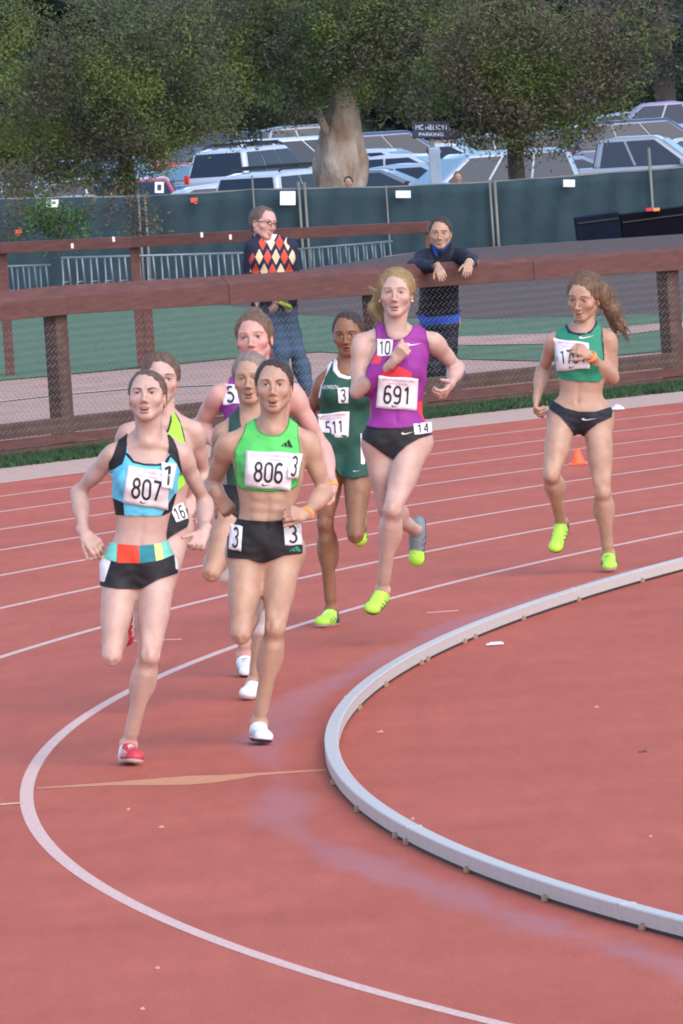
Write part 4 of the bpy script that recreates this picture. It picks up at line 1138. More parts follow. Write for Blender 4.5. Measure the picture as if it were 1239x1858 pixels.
class Person:
    def __init__(s, Y0, label, J, **o):
        s.Y0 = Y0; s.s = F_PX / Y0; s.o = o
        s.J = {}
        for k, v in J.items():
            s.J[k] = at(v[0], v[1], Y0 + (v[2] if len(v) > 2 else 0))
        g = s.J['P']
        s.root = empty('person', (g[0], g[1], o.get('z0', 0)), label, 'person', o.get('group'))
        s.build_body()
    def frame(s, yaw, pitch, roll):
        R, U, W = [np.array(v) for v in CB]
        a = math.radians(yaw); R2 = R * math.cos(a) - W * math.sin(a); W2 = W * math.cos(a) + R * math.sin(a)
        b = math.radians(pitch); W3 = W2 * math.cos(b) + U * math.sin(b); U2 = U * math.cos(b) - W2 * math.sin(b)
        c = math.radians(roll); U3 = U2 * math.cos(c) + R2 * math.sin(c); R3 = R2 * math.cos(c) - U2 * math.sin(c)
        return np.array([R3, U3, W3])
    def build_body(s):
        J, o = s.J, s.o; P = []
        wd = o.get('w', 1.0); am = o.get('am', 1.0); lm = o.get('lm', 1.0); male = o.get('male', False)
        up = nrm(J['N'] - J['P']); lat = nrm(J['Sb'] - J['Sa']); lat = nrm(lat - up * (lat @ up)); fwd = np.cross(lat, up)
        lath = nrm(J['Lb'] - J['La']); lath = nrm(lath - up * (lath @ up)); fwh = np.cross(lath, up)
        s.up, s.lat, s.fwd = up, lat, fwd
        TL = np.linalg.norm(J['N'] - J['P']); s.TL = TL
        A = [lat, up, fwd]; Ah = [lath, up, fwh]
        tp = lambda f_: J['N'] * (1 - f_) + J['P'] * f_
        T = lambda x: P.append(x)
        # trunk
        T(ell(tp(.36) - fwd * .005, (.138 * wd, .175, .094 * wd), A, k=.04))
        T(cone(J['Sa'] * .72 + J['Sb'] * .28 - up * .055, J['Sb'] * .72 + J['Sa'] * .28 - up * .055, .062 * wd, .062 * wd, k=.05, q=.95, fl=fwd))
        T(cone(tp(.45), tp(.85), .112 * wd, .112 * wd, k=.05, q=.74, fl=fwd * .5 + fwh * .5))
        T(ell(J['P'] + up * .0, (.146 * wd, .10, .096 * wd), Ah, k=.05))
        for h in ('La', 'Lb'):
            T(ell(J[h] - fwh * .045 - up * .01, (.078 * wd, .088, .085 * wd), Ah, k=.04))
        if not male:
            for q in (-1, 1): T(ell(tp(.34) + lat * q * .062 + fwd * .078, (.052, .05, .036 + o.get('bust', 0)), A, k=.04))
        else:
            for q in (-1, 1): T(ell(tp(.28) + lat * q * .075 + fwd * .07, (.075, .055, .035), A, k=.04))
        for h in ('Sa', 'Sb'):
            T(cone(J['N'] + up * .035 - fwd * .02, J[h] + up * .012, .036, .026, k=.045))
        # collar bones, spine hollow, midline
        for h in ('Sa', 'Sb'):
            T(cone(J['N'] + fwd * .045 - up * .012, J[h] * .8 + J['N'] * .2 + fwd * .02 + up * .012, .009, .008, k=.02))
        T(cone(tp(.62) + fwd * .098 * wd, tp(.84) + fwd * .094 * wd, .006, .006, k=.022, op=-1))
        if o.get('abs'):
            for q in (-1, 1):
                for f_ in (.60, .69, .78): T(ell(tp(f_) + lat * q * .034 + fwd * .066 * wd, (.030, .022, .022), A, k=.02))
        T(ell(tp(.86) + fwd * .10 * wd, (.006, .008, .012), A, k=.012, op=-1))
        # arms
        for q in 'ab':
            S, E, W = J['S' + q], J['E' + q], J['W' + q]; g = 'arm'
            T(cone(S, E, .037 * am, .029 * am, k=.035, g=g))
            T(ell(S * .86 + E * .14, (.047 * am, .066 * am, .047 * am), s.perp(E - S), k=.022, g=g))
            fa = nrm(E - S); fb = nrm(W - E); inner = nrm(fb - fa * (fb @ fa) + fwd * .1)
            T(ell(S * .5 + E * .5 + inner * .012, (.029 * am, .072, .032 * am), s.perp(E - S), k=.016, g=g))
            T(ell(S * .5 + E * .5 - inner * .014, (.031 * am, .078, .027 * am), s.perp(E - S), k=.016, g=g))
            T(cone(E, W, .031 * am, .0215 * am, k=.02, g=g, ))
            T(ell(E * .72 + W * .28, (.037 * am, .075, .034 * am), s.perp(W - E), k=.03, g=g))
        # legs
        for q in 'ab':
            H, K, Ak = J['L' + q], J['K' + q], J['A' + q]; g = 'leg'
            t = nrm(K - H); sh = nrm(Ak - K); kf = nrm((t - sh) + .35 * (CB[2] - t * (CB[2] @ t)))
            T(cone(H, K, .080 * lm, .0405 * lm, k=.05, g=g))
            L_ = np.linalg.norm(K - H)
            T(ell(H * .60 + K * .40 + kf * .020, (.054 * lm, .36 * L_, .055 * lm), s.perp(K - H), k=.03, g=g))
            T(ell(H * .5 + K * .5 - kf * .025, (.052 * lm, .34 * L_, .05 * lm), s.perp(K - H), k=.04, g=g))
            side = np.cross(t, kf)
            for e_ in (-1, 1): T(ell(H * .22 + K * .78 + kf * .016 + side * e_ * .021, (.027 * lm, .075, .029 * lm), s.perp(K - H), k=.014, g=g))
            T(ell(K + kf * .022, (.028 * lm, .032 * lm, .026 * lm), s.perp(K - H), k=.014, g=g))
            for e_ in (-1, 1): T(ell(K + kf * .040 * lm + side * e_ * .030 * lm, (.010, .026, .012), s.perp(K - H), k=.018, g=g, op=-1))
            T(cone(K, Ak, .040 * lm, .027 * lm, k=.02, g=g))
            kb = -(kf - sh * (kf @ sh)); kb = nrm(kb)
            L2 = np.linalg.norm(K - Ak); sd = np.cross(sh, kb)
            for e_ in (-1, 1): T(ell(K * .70 + Ak * .30 + kb * .020 + sd * e_ * .021, (.037 * lm, .23 * L2, .038 * lm), s.perp(Ak - K), k=.022, g=g))
            T(cone(K * .8 + Ak * .2 - kb * .02, K * .15 + Ak * .85 - kb * .008, .022 * lm, .018 * lm, k=.03, g=g))
            for e_ in (-1, 1): T(ell(Ak + sd * e_ * .022, (.016, .018, .016), k=.015, g=g))
        for q in 'ab':
            D_, U_, S_, Tq = s.shoe_axes(q)
            Ak = J['A' + q]
            T(cone(Ak, Ak - U_ * .035, .031, .030, k=.02, g='foot'))
            T(cone(Ak - U_ * .045, Tq - D_ * .065 + U_ * .026, .022, .017, k=.02, g='foot'))
        s.prims = P
        s.head()
        s.hands()
        s.mesh_body()
    def perp(s, d):
        d = nrm(d); a = np.array([1., 0, 0]) if abs(d[0]) < .8 else np.array([0, 1., 0])
        a = nrm(a - d * (a @ d)); return np.array([a, d, np.cross(a, d)])
    def shoe_axes(s, q):
        Ak, K, Tt = s.J['A' + q], s.J['K' + q], s.J['T' + q]
        D_ = Tt - Ak; U0 = nrm(K - Ak)
        hy = o_ = None
        # toe tip lies ~.075 below and ~.19 ahead of the ankle joint in the shoe's own frame
        L_ = np.linalg.norm(D_); d = D_ / L_
        side = np.cross(d, U0); side = nrm(side); u = nrm(np.cross(side, d))
        al = math.atan2(.070, max(L_, .09))      # tilt the sole so that the ankle stands above it
        Dd = d * math.cos(al) + u * math.sin(al); Uu = u * math.cos(al) - d * math.sin(al)
        return Dd, Uu, side, Ak + Dd * min(max(L_, .15), .205) - Uu * .070
    def head(s):
        J, o = s.J, s.o
        h = o.get('hs', 1.0); yaw, pit, rol = o.get('head', (0, 0, 0)); M = s.frame(yaw, pit, rol); s.HM = M; s.hs = h
        C = J['C']; fw_, fh_ = o.get('fw', 1.0), o.get('fh', 1.0); H = lambda x, y, z: C + (M[0] * x * fw_ + M[1] * y * fh_ + M[2] * z) * h
        s.Hp = H
        g = 'head'; P = s.prims; r = lambda *a: tuple(x * h for x in a)
        male = o.get('male', False); jw = 1.1 if male else 1.0
        T = lambda x: P.append(x)
        nb = s.J['N']
        T(cone(nb - s.up * .01, H(0, -.075, -.02), .052 if male else .046, .047 if male else .042, k=.035, g='neck'))
        for e in (-1, 1): T(cone(nb + s.fwd * .03 + s.lat * e * .02, H(.052 * e, -.05, -.02), .012, .013, k=.025, g='neck'))
        T(ell(H(0, .030, -.014), r(.073, .082, .094), M, k=.02, g=g))
        T(ell(H(0, .004, .020), r(.064, .082, .068), M, k=.03, g=g))
        T(ell(H(0, -.050, .018), r(.0465 * jw, .053, .058), M, k=.025, g=g))
        T(ell(H(0, -.092, .056), r(.021 * jw, .016, .017), M, k=.025, g=g))
        for e in (-1, 1):
            T(cone(H(.047 * e * jw, -.048, .0), H(.015 * e, -.094, .052), .015 * h, .012 * h, k=.022, g=g))
            T(ell(H(.043 * e, -.026, .052), r(.020, .016, .018), M, k=.025, g=g))
            T(ell(H(.031 * e, .002, .100), r(.0205, .0135, .029), M, k=.010, g=g, op=-1))
            T(cone(H(.014 * e, .018, .083), H(.046 * e, .021, .070), .006 * h, .005 * h, k=.016, g=g))
            T(ell(H(.031 * e, -.001, .0715), r(.0145, .0115, .0115), M, k=.006, g=g))
            T(ell(H(.074 * e, -.012, -.004), r(.007, .030, .018), M, k=.008, g=g))
            T(ell(H(.078 * e, -.010, .0), r(.004, .018, .009), M, k=.004, g=g, op=-1))
            T(ell(H(.0125 * e, -.041, .090), r(.0070, .0068, .009), M, k=.008, g=g))
        T(cone(H(0, .014, .080), H(0, -.034, .101), .0050 * h, .0072 * h, k=.012, g=g))
        T(ell(H(0, -.037, .103), r(.0095, .0075, .010), M, k=.006, g=g))
        for e in (-1, 1): T(ell(H(.006 * e, -.048, .100), r(.0042, .004, .007), M, k=.003, g=g, op=-1))
        mo = o.get('mouth', .5)      # 0 closed .. 1 wide open
        T(ell(H(0, -.063 + .001 * mo, .080), r(.0205, .0060, .0125), M, k=.007, g=g))
        T(ell(H(0, -.074 - .010 * mo, .077), r(.0185, .0070, .0125), M, k=.007, g=g))
        if mo > .05: T(ell(H(0, -.0685 - .005 * mo, .094), r(.0165, .0022 + .0070 * mo, .020), M, k=.003, g=g, op=-1))
    def hands(s):
        J, o = s.J, s.o; s.hb = []
        for q in 'ab':
            W, Ht = J['W' + q], J['H' + q]
            d = nrm(Ht - W); pz = o.get('hand' + q, {}); curl = pz.get('curl', .6); spread = pz.get('spread', 1.0)
            nv = np.array(pz.get('palm', (0, 0, -1)), float)        # palm normal in picture axes
            n_ = CB[0] * nv[0] + CB[1] * nv[1] + CB[2] * nv[2]; n_ = nrm(n_ - d * (n_ @ d))
            sd = np.cross(n_, d) * (1 if pz.get('flip', q == 'a') else -1)      # thumb side
            hs = .93 * o.get('hand_s', 1.0); g = 'hand'
            P = s.prims; n0 = len(P)
            P.append(cone(W - d * .03, W + d * .012, .0215 * o.get('am', 1), .021, k=.012, g=g, q=.82, fl=n_))
            fl = [.072, .080, .075, .060]; 
            for i in range(4):
                off = (1.5 - i) * .0185 * hs * spread
                kn = W + d * (.082 - .004 * abs(i - 1.2)) * hs + sd * off
                P.append(cone(W + d * .012 + sd * off * .55, kn, .0125 * hs, .0108 * hs, k=.012, g=g))
                pos = kn; a = curl * .75 + .06 * i; dir_ = d
                for j, (fr, rr) in enumerate(((.44, .0092), (.32, .0084), (.24, .0076))):
                    ang = a * (j + 1) * 1.0
                    v = d * math.cos(ang) + n_ * math.sin(ang) + sd * (off * 1.6 if curl < .7 else 0)
                    v = nrm(v); e = pos + v * fl[i] * hs * fr * 1.0
                    P.append(cone(pos, e, rr * hs, (rr - .0006) * hs, k=.004, g=g)); pos = e
            t0 = W + d * .022 * hs + sd * .022 * hs; tv = nrm(d * .75 + sd * pz.get('thumb', .75) + n_ * .35)
            t1 = t0 + tv * .036 * hs; tv2 = nrm(tv * .8 + d * .5 + n_ * .35 * curl); t2 = t1 + tv2 * .030 * hs; t3 = t2 + nrm(tv2 + n_ * .3 * curl) * .024 * hs
            P.append(cone(W + d * .015, t0, .014 * hs, .013 * hs, k=.012, g=g)); P.append(cone(t0, t1, .0125 * hs, .0105 * hs, k=.008, g=g))
            P.append(cone(t1, t2, .0098 * hs, .0092 * hs, k=.004, g=g)); P.append(cone(t2, t3, .0090 * hs, .0080 * hs, k=.004, g=g))
            pr = P[n0:]
            lo = np.min([p.lo for p in pr], axis=0) - .008; hi = np.max([p.hi for p in pr], axis=0) + .008
            if not pz.get('coarse'): s.hb.append((lo, hi))
    def tint(s, V):
        """redness of lips, cheeks, nose, knees, elbows: true colour of the skin; eye-socket shade is painted in"""
        C = s.J['C']; L = (V - C) @ s.HM.T / s.hs / np.array([s.o.get('fw', 1.0), s.o.get('fh', 1.0), 1.0])
        col = np.ones((len(V), 4)); x, y, z = L.T
        mo = s.o.get('mouth', .5)
        def mixc(w, c):
            for i in range(3): col[:, i] = col[:, i] * (1 - w) + col[:, i] * c[i] * w
        near = np.linalg.norm(L, axis=1) < .2
        f = near & (z > .03)
        chk = s.o.get('flush', .5)
        for e in (-1, 1): mixc(np.where(f, np.exp(-(((x - e * .042) / .022) ** 2 + ((y + .030) / .018) ** 2)), 0) * chk * .75, (1.0, .76, .74))
        mixc(np.where(f, np.exp(-((x / .016) ** 2 + ((y + .038) / .018) ** 2)), 0) * chk * .12, (1.0, .78, .74))
        for e in (-1, 1): mixc(np.where(f, np.exp(-(((x - e * .031) / .019) ** 2 + ((y - .002) / .011) ** 2)), 0) * .34, (.76, .62, .60))  # shade of the eye sockets painted as a darker, browner skin tone
        up_ = np.clip(1.6 - ((x / .0205) ** 2 + ((y + .0630) / .0058) ** 2), 0, 1); lo_ = np.clip(1.6 - ((x / .018) ** 2 + ((y + .075 + .010 * mo) / .0070) ** 2), 0, 1)
        mixc(np.where(f & (z > .06), np.maximum(up_, lo_), 0) * .6, s.o.get('lip', (.84, .50, .50)))
        if mo > .05:
            ins = np.clip(1.5 - ((x / .0165) ** 2 + ((y + .0685 + .005 * mo) / (.0022 + .0070 * mo)) ** 2), 0, 1) * (z < .0885)
            mixc(np.where(f & (z > .05), np.clip(ins * 1.5, 0, 1), 0), (.36, .17, .16))
        for k in ('Ka', 'Kb'): mixc(np.exp(-(np.linalg.norm(V - s.J[k], axis=1) / .055) ** 2) * .35, (.95, .78, .74))
        for k in ('Ea', 'Eb'): mixc(np.exp(-(np.linalg.norm(V - s.J[k], axis=1) / .035) ** 2) * .25, (.96, .80, .78))
        for k in ('Ha', 'Hb'): mixc(np.exp(-(np.linalg.norm(V - s.J[k], axis=1) / .06) ** 2) * .3, (1, .82, .80))
        mixc(np.where(near & (np.abs(x) > .068) & (y > -.05) & (y < .03), .4, 0), (1, .75, .70))
        return col
    def mesh_body(s):
        V, Fq = surface(s.prims, .0058)
        hh = .135 * s.hs; boxes = []
        C = s.J['C']
        boxes.append((C - hh, C + hh, .0027))
        for lo, hi in s.hb: boxes.append((lo, hi, .0031))
        VV, FF = [], []; keep = np.ones(len(Fq), bool)
        for lo, hi, r in boxes:
            ins = np.all((V > lo + .009) & (V < hi - .009), axis=1)
            keep &= ~np.all(ins[Fq], axis=1)
        Fq = Fq[keep]; V, Fq = compact(V, Fq)
        VV.append(V); FF.append(Fq); n = len(V)
        for lo, hi, r in boxes:
            pr = [p for p in s.prims if np.all(p.lo - .05 < hi) and np.all(p.hi + .05 > lo)]
            v, f = surface(pr, r, lo=lo, hi=hi)
            if len(f): VV.append(v); FF.append(f + n); n += len(v)
        s.V = np.concatenate(VV); s.F = np.concatenate(FF)
        sk = s.o.get('skin', M_skin)
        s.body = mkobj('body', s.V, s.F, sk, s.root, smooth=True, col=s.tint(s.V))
        s.skin = Skin(s.V, s.F, s.Y0)
    def groups(s, *g): return [p for p in s.prims if p.g in g]
    # ---- clothing: the body's own surface pushed out, cut to the garment's outline
    def garment(s, name, poly, groups, m_, iso=.004, regions=(), mask=.016, res=.005, noise=None, extra=(), smooth=1, cutters=(), parent=None, solid=.0025, only=None, trim=None):
        pr = [p for p in s.prims if p.g in ('torso', 'leg', 'arm', 'neck')] + list(extra)
        gp = [p for p in s.prims if p.g in groups] + list(extra)
        if only: pr = gp
        P = np.array(poly, float)
        q = np.array([at(x, y, s.Y0) for x, y in P])
        lo = q.min(0) - .03; hi = q.max(0) + .03; lo[1] = s.Y0 - 1.0; hi[1] = s.Y0 + 1.0
        gl = np.min([p.lo for p in gp], axis=0) - .02; gh = np.max([p.hi for p in gp], axis=0) + .02
        lo = np.maximum(lo, gl); hi = np.minimum(hi, gh)
        if noise is None:
            ph = s.Y0 * 3.1
            noise = lambda X, Y, Z: .0009 * np.sin(Z * 150 + np.sin(X * 40 + ph) * 2.0 + Y * 30) * (.5 + .5 * np.sin(X * 33 + Z * 20 + ph)) + .0009 * np.sin(X * 70 + Z * 50 + ph)
        V, Fq = surface(pr, res, iso=iso, lo=lo, hi=hi, noise=noise)
        T = tri(Fq)
        x, y = proj(V)
        g = polysd(x, y, poly, smooth) / s.s
        if not only: g = np.minimum(g, mask - (evalp(gp, V) - iso))
        for c in cutters: g = np.minimum(g, c(V))
        (V, T), _ = clip(V, T, g)
        meshes = []; rest = (V, T)
        if trim is not None: regions = [((lambda V_, x_, y_: .0052 - polysd(x_, y_, poly, smooth) / s.s), trim)] + list(regions)
        mats = [m_]; out = []
        for rp, rm in regions:
            V_, T_ = rest
            if not len(T_): break
            x, y = proj(V_)
            gi = (polysd(x, y, rp, 0) / s.s) if not callable(rp) else rp(V_, x, y)
            a, b = clip(V_, T_, gi)
            if rm not in mats: mats.append(rm)
            out.append((a, mats.index(rm))); rest = b
        out.append((rest, 0))
        VV, TT, MI = [], [], []; n = 0
        for (v, t), mi in out:
            if not len(t): continue
            VV.append(v); TT.append(t + n); MI += [mi] * len(t); n += len(v)
        V = np.concatenate(VV); T = np.concatenate(TT)
        key = np.round(V * 1e5).astype(np.int64); _, fi, inv = np.unique(key, axis=0, return_index=True, return_inverse=True)
        V = V[fi]; T = inv.ravel()[T]
        ob = mkobj(name, V, T, mats, parent or s.root, smooth=True, midx=MI)
        if solid:
            so = ob.modifiers.new('thickness', 'SOLIDIFY'); so.thickness = solid; so.offset = -1
        ob_skin = Skin(V, T, s.Y0)
        return ob, ob_skin
    def decal(s, name, quad, target, V2, F2, m_, off=.004, parent=None, rigid=0.0, th=0.0):
        Q = target.lay(bil(quad, V2[:, 0], V2[:, 1]), off, rigid)
        if 'bib' in name or 'patch' in name: Q = Q + CB[2][None] * (.0036 * np.sin(V2[:, 0:1] * 11 + V2[:, 1:2] * 5 + s.Y0) * np.cos(V2[:, 1:2] * 7 + s.Y0))
        o = mkobj(name, Q, F2, m_, parent or s.root, smooth=True)
        if th:
            so = o.modifiers.new('t', 'SOLIDIFY'); so.thickness = th; so.offset = 0
        return o
    def bib(s, quad, target, num, numq=None, head=True, rigid=.35, off=.007, swoosh=True, numh=.52, numw=None, title='PAYTON JORDAN', name='race_bib'):
        V2, F2 = gridquad()
        V2 = V2 + np.c_[np.zeros(len(V2)), .012 * np.sin(V2[:, 0] * 9)]
        b = s.decal(name, quad, target, V2, F2, M_bib, off, rigid=rigid, th=.0012)
        for (u_, v_) in ((-.45, .44), (.45, .44), (-.45, -.44), (.45, -.44)):
            q_ = target.lay(bil(quad, np.array([u_ - .02, u_ + .02]), np.array([v_, v_ + .01])), off + .0015)
            pb = MB(); pb.tube([q_[0], q_[1]], .0011, 5); pb.build('safety_pin', M_pin, b)
        bs = Skin(np.array([tuple(v.co) for v in b.data.vertices]) + np.array(s.root.location), [tuple(p.vertices) for p in b.data.polygons], s.Y0)
        def put(nm, V, F, cx, cy, w, h, m_):
            V = np.array(V, float)[:, :2] * np.array([w, h]) + np.array([cx, cy])
            Q = bs.lay(bil(quad, V[:, 0], V[:, 1]), .0034)
            return mkobj(nm, Q, F, m_, b, smooth=False)
        V, F = digits(num, w=.15)
        ww = np.ptp(V[:, 0]); tw = numw or .66
        put('bib_number', V, F, 0, -.06 if head else 0, tw / ww, numh, M_ink)
        if head:
            V, F = text_mesh(title); V = V / np.array([np.ptp(V[:, 0]), np.ptp(V[:, 1]), 1]); put('bib_title', V, F, 0, .39, .78, .095, M_pinkink)
            V, F = text_mesh('INVITATIONAL'); V = V / np.array([np.ptp(V[:, 0]), np.ptp(V[:, 1]), 1]); put('bib_title', V, F, 0, .285, .5, .07, M_pinkink)
        if swoosh:
            V, F = fanpoly(SWOOSH); put('bib_mark', V, F, -.02, -.41, .11, .11, M_ink)
        return b
    def number_patch(s, quad, target, num, rigid=.3, off=.006, h=.74, w=.5, name='number_patch'):
        return s.bib(quad, target, num, head=False, rigid=rigid, off=off, swoosh=False, numh=h, numw=w, name=name)
    def mark(s, name, quad, target, poly, m_, parent=None, off=.0035):
        V, F = fanpoly(poly); V = V / 2
        return s.decal(name, quad, target, V, F, m_, off, parent)
    # ---- face details, hair, shoes
    def face(s, brow=None, iris=None, open_=.5, look=0.0, teeth=0.5, gl=None):
        brow = brow or M_brow; H = s.Hp
        tgt = s.skin
        for e in (-1, 1):
            # eye: white, iris, lash line
            def px(pts):
                W = np.array([H(*p) for p in pts]); x, y = proj(W); return np.c_[x, y]
            def dec(nm, pts2, m_, off, par=None):
                pts = [(e * .031 + u * (1 if e > 0 else 1), v, .082) for u, v in pts2]
                V3 = np.array([(p[0], p[1]) for p in pts2])
                q = px(pts); Q = tgt.lay(q, off)
                V_, F_ = fan_idx(len(pts2))
                return mkobj(nm, np.vstack([Q, Q.mean(0)[None]]), F_, m_, par or s.root, smooth=True)
            oh = .0032 + .0038 * open_
            al = [(.0135 * math.cos(t), oh * math.sin(t) - .001) for t in np.linspace(0, 2 * PI, 18, endpoint=False)]
            eye = dec('eye', al, M_eyewhite, .0012)
            ir = [(look + .0055 * math.cos(t), max(-oh, min(oh, .0055 * math.sin(t))) - .0008) for t in np.linspace(0, 2 * PI, 14, endpoint=False)]
            dec('iris', ir, iris or M_iris, .0022, eye)
            up_ = [(.0150 * math.cos(t), oh * math.sin(t) * 1.15 + .0002) for t in np.linspace(.05, PI - .05, 10)] + [(.0150 * math.cos(t), (oh - .0022) * math.sin(t) * 1.0 - .0006) for t in np.linspace(PI - .05, .05, 10)]
            W = np.array([H(e * .031 + u, v, .082) for u, v in up_]); x, y = proj(W)
            Q = tgt.lay(np.c_[x, y], .0028); n = 10
            mkobj('eyelashes', Q, [(i, i + 1, 2 * n - 2 - i, 2 * n - 1 - i) for i in range(n - 1)], M_lash, eye)
            bt = np.linspace(0, 1, 9); thk = s.o.get('browt', .0034)
            fr = s.o.get('frown', 0.0)
            bx = e * (.013 + .037 * bt); by = .0185 + .006 * np.sin(bt * PI * .8) - .004 * bt - fr * (1 - bt) * .004
            U = [(x_, y_ + thk * (.5 + .5 * math.sin(PI * min(t * 1.2 + .2, 1)))) for x_, y_, t in zip(bx, by, bt)]; D = [(x_, y_ - thk * .55 * (1 - t * .6)) for x_, y_, t in zip(bx, by, bt)]
            W = np.array([H(u, v, .08) for u, v in U + D]); x, y = proj(W); Q = tgt.lay(np.c_[x, y], .0018)
            o = mkobj('eyebrow', Q, [(i, i + 1, 9 + i + 1, 9 + i) for i in range(8)], brow, s.root, smooth=True)
            so = o.modifiers.new('t', 'SOLIDIFY'); so.thickness = .0015
        mo = s.o.get('mouth', .5)
        if teeth and mo > .2:
            n = 12; xx = np.linspace(-.0125, .0125, n)
            ytop = -.0665 + .0032 * mo; 
            Vt = [H(x_, ytop - .001 * (x_ / .0145) ** 2, .0845 - 18 * x_ ** 2) for x_ in xx] + [H(x_, ytop - .0024 - .0026 * teeth * mo, .0840 - 18 * x_ ** 2) for x_ in xx]
            o = mkobj('teeth', np.array(Vt), [(i, i + 1, n + i + 1, n + i) for i in range(n - 1)], M_teeth, s.root, smooth=True)
            so = o.modifiers.new('t', 'SOLIDIFY'); so.thickness = .003; so.offset = 0
    def hair(s, m_, style='tied', vol=1.0, line=0.0, extra=(), name='hair', nape=True):
        H, M, h = s.Hp, s.HM, s.hs; r = lambda *a: tuple(x * h for x in a)
        P = [ell(H(0, .033, -.020), r(.0850 * vol, .0885 * vol, .0995), M, k=.02, g='hair')]
        if nape: P.append(ell(H(0, -.015, -.045), r(.068, .06, .06), M, k=.03, g='hair'))
        P.append(ell(H(0, -.030 + line, .106), r(.0615, .1000, .078), M, k=.010, g='hair', op=-1))
        for e in (-1, 1):
            P.append(ell(H(e * .084, -.066, .035), r(.04, .062, .050), M, k=.012, g='hair', op=-1))
            P.append(ell(H(e * .078, -.016, -.002), r(.012, .028, .020), M, k=.008, g='hair', op=-1))
        P.append(ell(H(0, -.12, .02), r(.09, .075, .09), M, k=.01, g='hair', op=-1))
        P += [x for x in extra]
        Minv = M
        def nz(X, Y, Z):
            dx, dy, dz = X - s.J['C'][0], Y - s.J['C'][1], Z - s.J['C'][2]
            u = M[0][0] * dx + M[0][1] * dy + M[0][2] * dz; v = M[1][0] * dx + M[1][1] * dy + M[1][2] * dz; w = M[2][0] * dx + M[2][1] * dy + M[2][2] * dz
            a = np.arctan2(u, v + .12 * h)
            return .0022 * np.sin(u * 48 + v * 31 + w * 20) * np.sin(w * 44 - v * 27 + 1.3) + .0007 * np.sin(a * 40 + w * 30) + .0004 * np.sin(a * 91 - v * 60 + 2)
        V, Fq = surface(P, .0030, noise=nz)
        # loose strands that break up the outline
        nrm_ = np.zeros_like(V); a_, b_, c_ = V[Fq[:, 0]], V[Fq[:, 1]], V[Fq[:, 2]]
        fn = np.cross(b_ - a_, c_ - a_)
        for q in range(4): np.add.at(nrm_, Fq[:, q], fn)
        nrm_ /= np.linalg.norm(nrm_, axis=1)[:, None] + 1e-12
        ns = s.o.get('strands', 700)
        pk = rng.integers(0, len(V), ns * 2); loc = (V[pk] - s.J['C']) @ M.T
        okk = (loc[:, 1] > -.05 * h) | (np.abs(loc[:, 0]) > .09 * h) | (loc[:, 2] < -.05 * h)
        pk = pk[okk][:ns]
        SV, SF = [], []; base = len(V)
        for ii in pk:
            p0 = V[ii]; n0 = nrm_[ii]; l0 = (p0 - s.J['C']) @ M.T
            flow = -M[2] * .8 - M[1] * (.5 if l0[2] < .02 else .1) - (M[1] * .9 if abs(l0[0]) > .085 * h else 0) + rng.normal(0, .35, 3)
            fl_ = flow - n0 * (flow @ n0); fl_ /= np.linalg.norm(fl_) + 1e-9
            Lh = rng.uniform(.012, .045) * h * s.o.get('slen', 1.0); w_ = np.cross(fl_, n0) * .00075; lift = rng.uniform(.0, .22)
            k0 = base + len(SV)
            for j in range(5):
                t = j / 4; c0 = p0 + n0 * (.0006 + lift * Lh * t * t * .7) + fl_ * Lh * t - n0 * (Lh * t) ** 2 * 3.0
                ww = w_ * (1 - .8 * t); SV += [c0 - ww, c0 + ww]
            for j in range(4): SF.append([k0 + 2 * j, k0 + 2 * j + 1, k0 + 2 * j + 3, k0 + 2 * j + 2])
        V = np.concatenate([V, np.array(SV)]); Fq = np.concatenate([Fq, np.array(SF)])
        o = mkobj(name, V, Fq, m_, s.root, smooth=True)
        return o
    def shoe(s, q, m_up, m_sole, m_b=None, b_cut=.35, laces=None, sock=None):
        D_, U_, S_, Tq = s.shoe_axes(q); Ak = s.J['A' + q]
        heel = Ak - U_ * .052 - D_ * .028
        ball = Tq - D_ * .045 + U_ * .018
        P = [cone(heel, Ak - U_ * .050 + D_ * .05, .032, .034, k=.02, q=1, g='s'),
             cone(Ak - U_ * .050 + D_ * .04, ball, .036, .036, k=.02, q=.80, fl=U_, g='s'),
             ell(Tq - D_ * .032 + U_ * .016, (.036, .026, .034), np.array([S_, U_, D_]), k=.02, g='s'),
             cone(Ak - D_ * .008, Ak - U_ * .03, .036, .035, k=.02, g='s'),
             cone(Ak + D_ * .02 - U_ * .022, Ak + D_ * .07 - U_ * .045, .026, .024, k=.025, g='s')]
        V, Fq = surface(P, .0038)
        V2 = (V - Ak) @ np.array([D_, U_, S_]).T
        low = -.078
        m1 = V2[:, 1] < low
        V = V + np.where(m1, low - V2[:, 1], 0)[:, None] * U_[None]
        T = tri(Fq)
        Vl = (V - Ak) @ np.array([D_, U_, S_]).T
        (V, T), _ = clip(V, T, .012 + .22 * np.abs(Vl[:, 0] - .01) * 0 - Vl[:, 1] - .0)      # collar opening at the ankle
        Vl = (V - Ak) @ np.array([D_, U_, S_]).T
        rx = np.linspace(-.06, .24, 2)
        (Vs, Ts), (Vu, Tu) = clip(V, T, -.0655 - Vl[:, 1] + .10 * np.clip(Vl[:, 0] - .15, 0, 1))
        out = []
        mats = [m_up]; midx = None; VV, TT = Vu, Tu
        if m_b is not None:
            Vl2 = (Vu - Ak) @ np.array([D_, U_, S_]).T
            (Va, Ta), (Vb, Tb) = clip(Vu, Tu, b_cut * .2 - Vl2[:, 0] - .25 * (Vl2[:, 1] + .04))
            mats.append(m_b); VV = np.concatenate([Vb, Va]); TT = np.concatenate([Tb, Ta + len(Vb)]); midx = [0] * len(Tb) + [1] * len(Ta)
        sh = mkobj('running_shoe', VV, TT, mats, s.root, smooth=True, midx=midx)
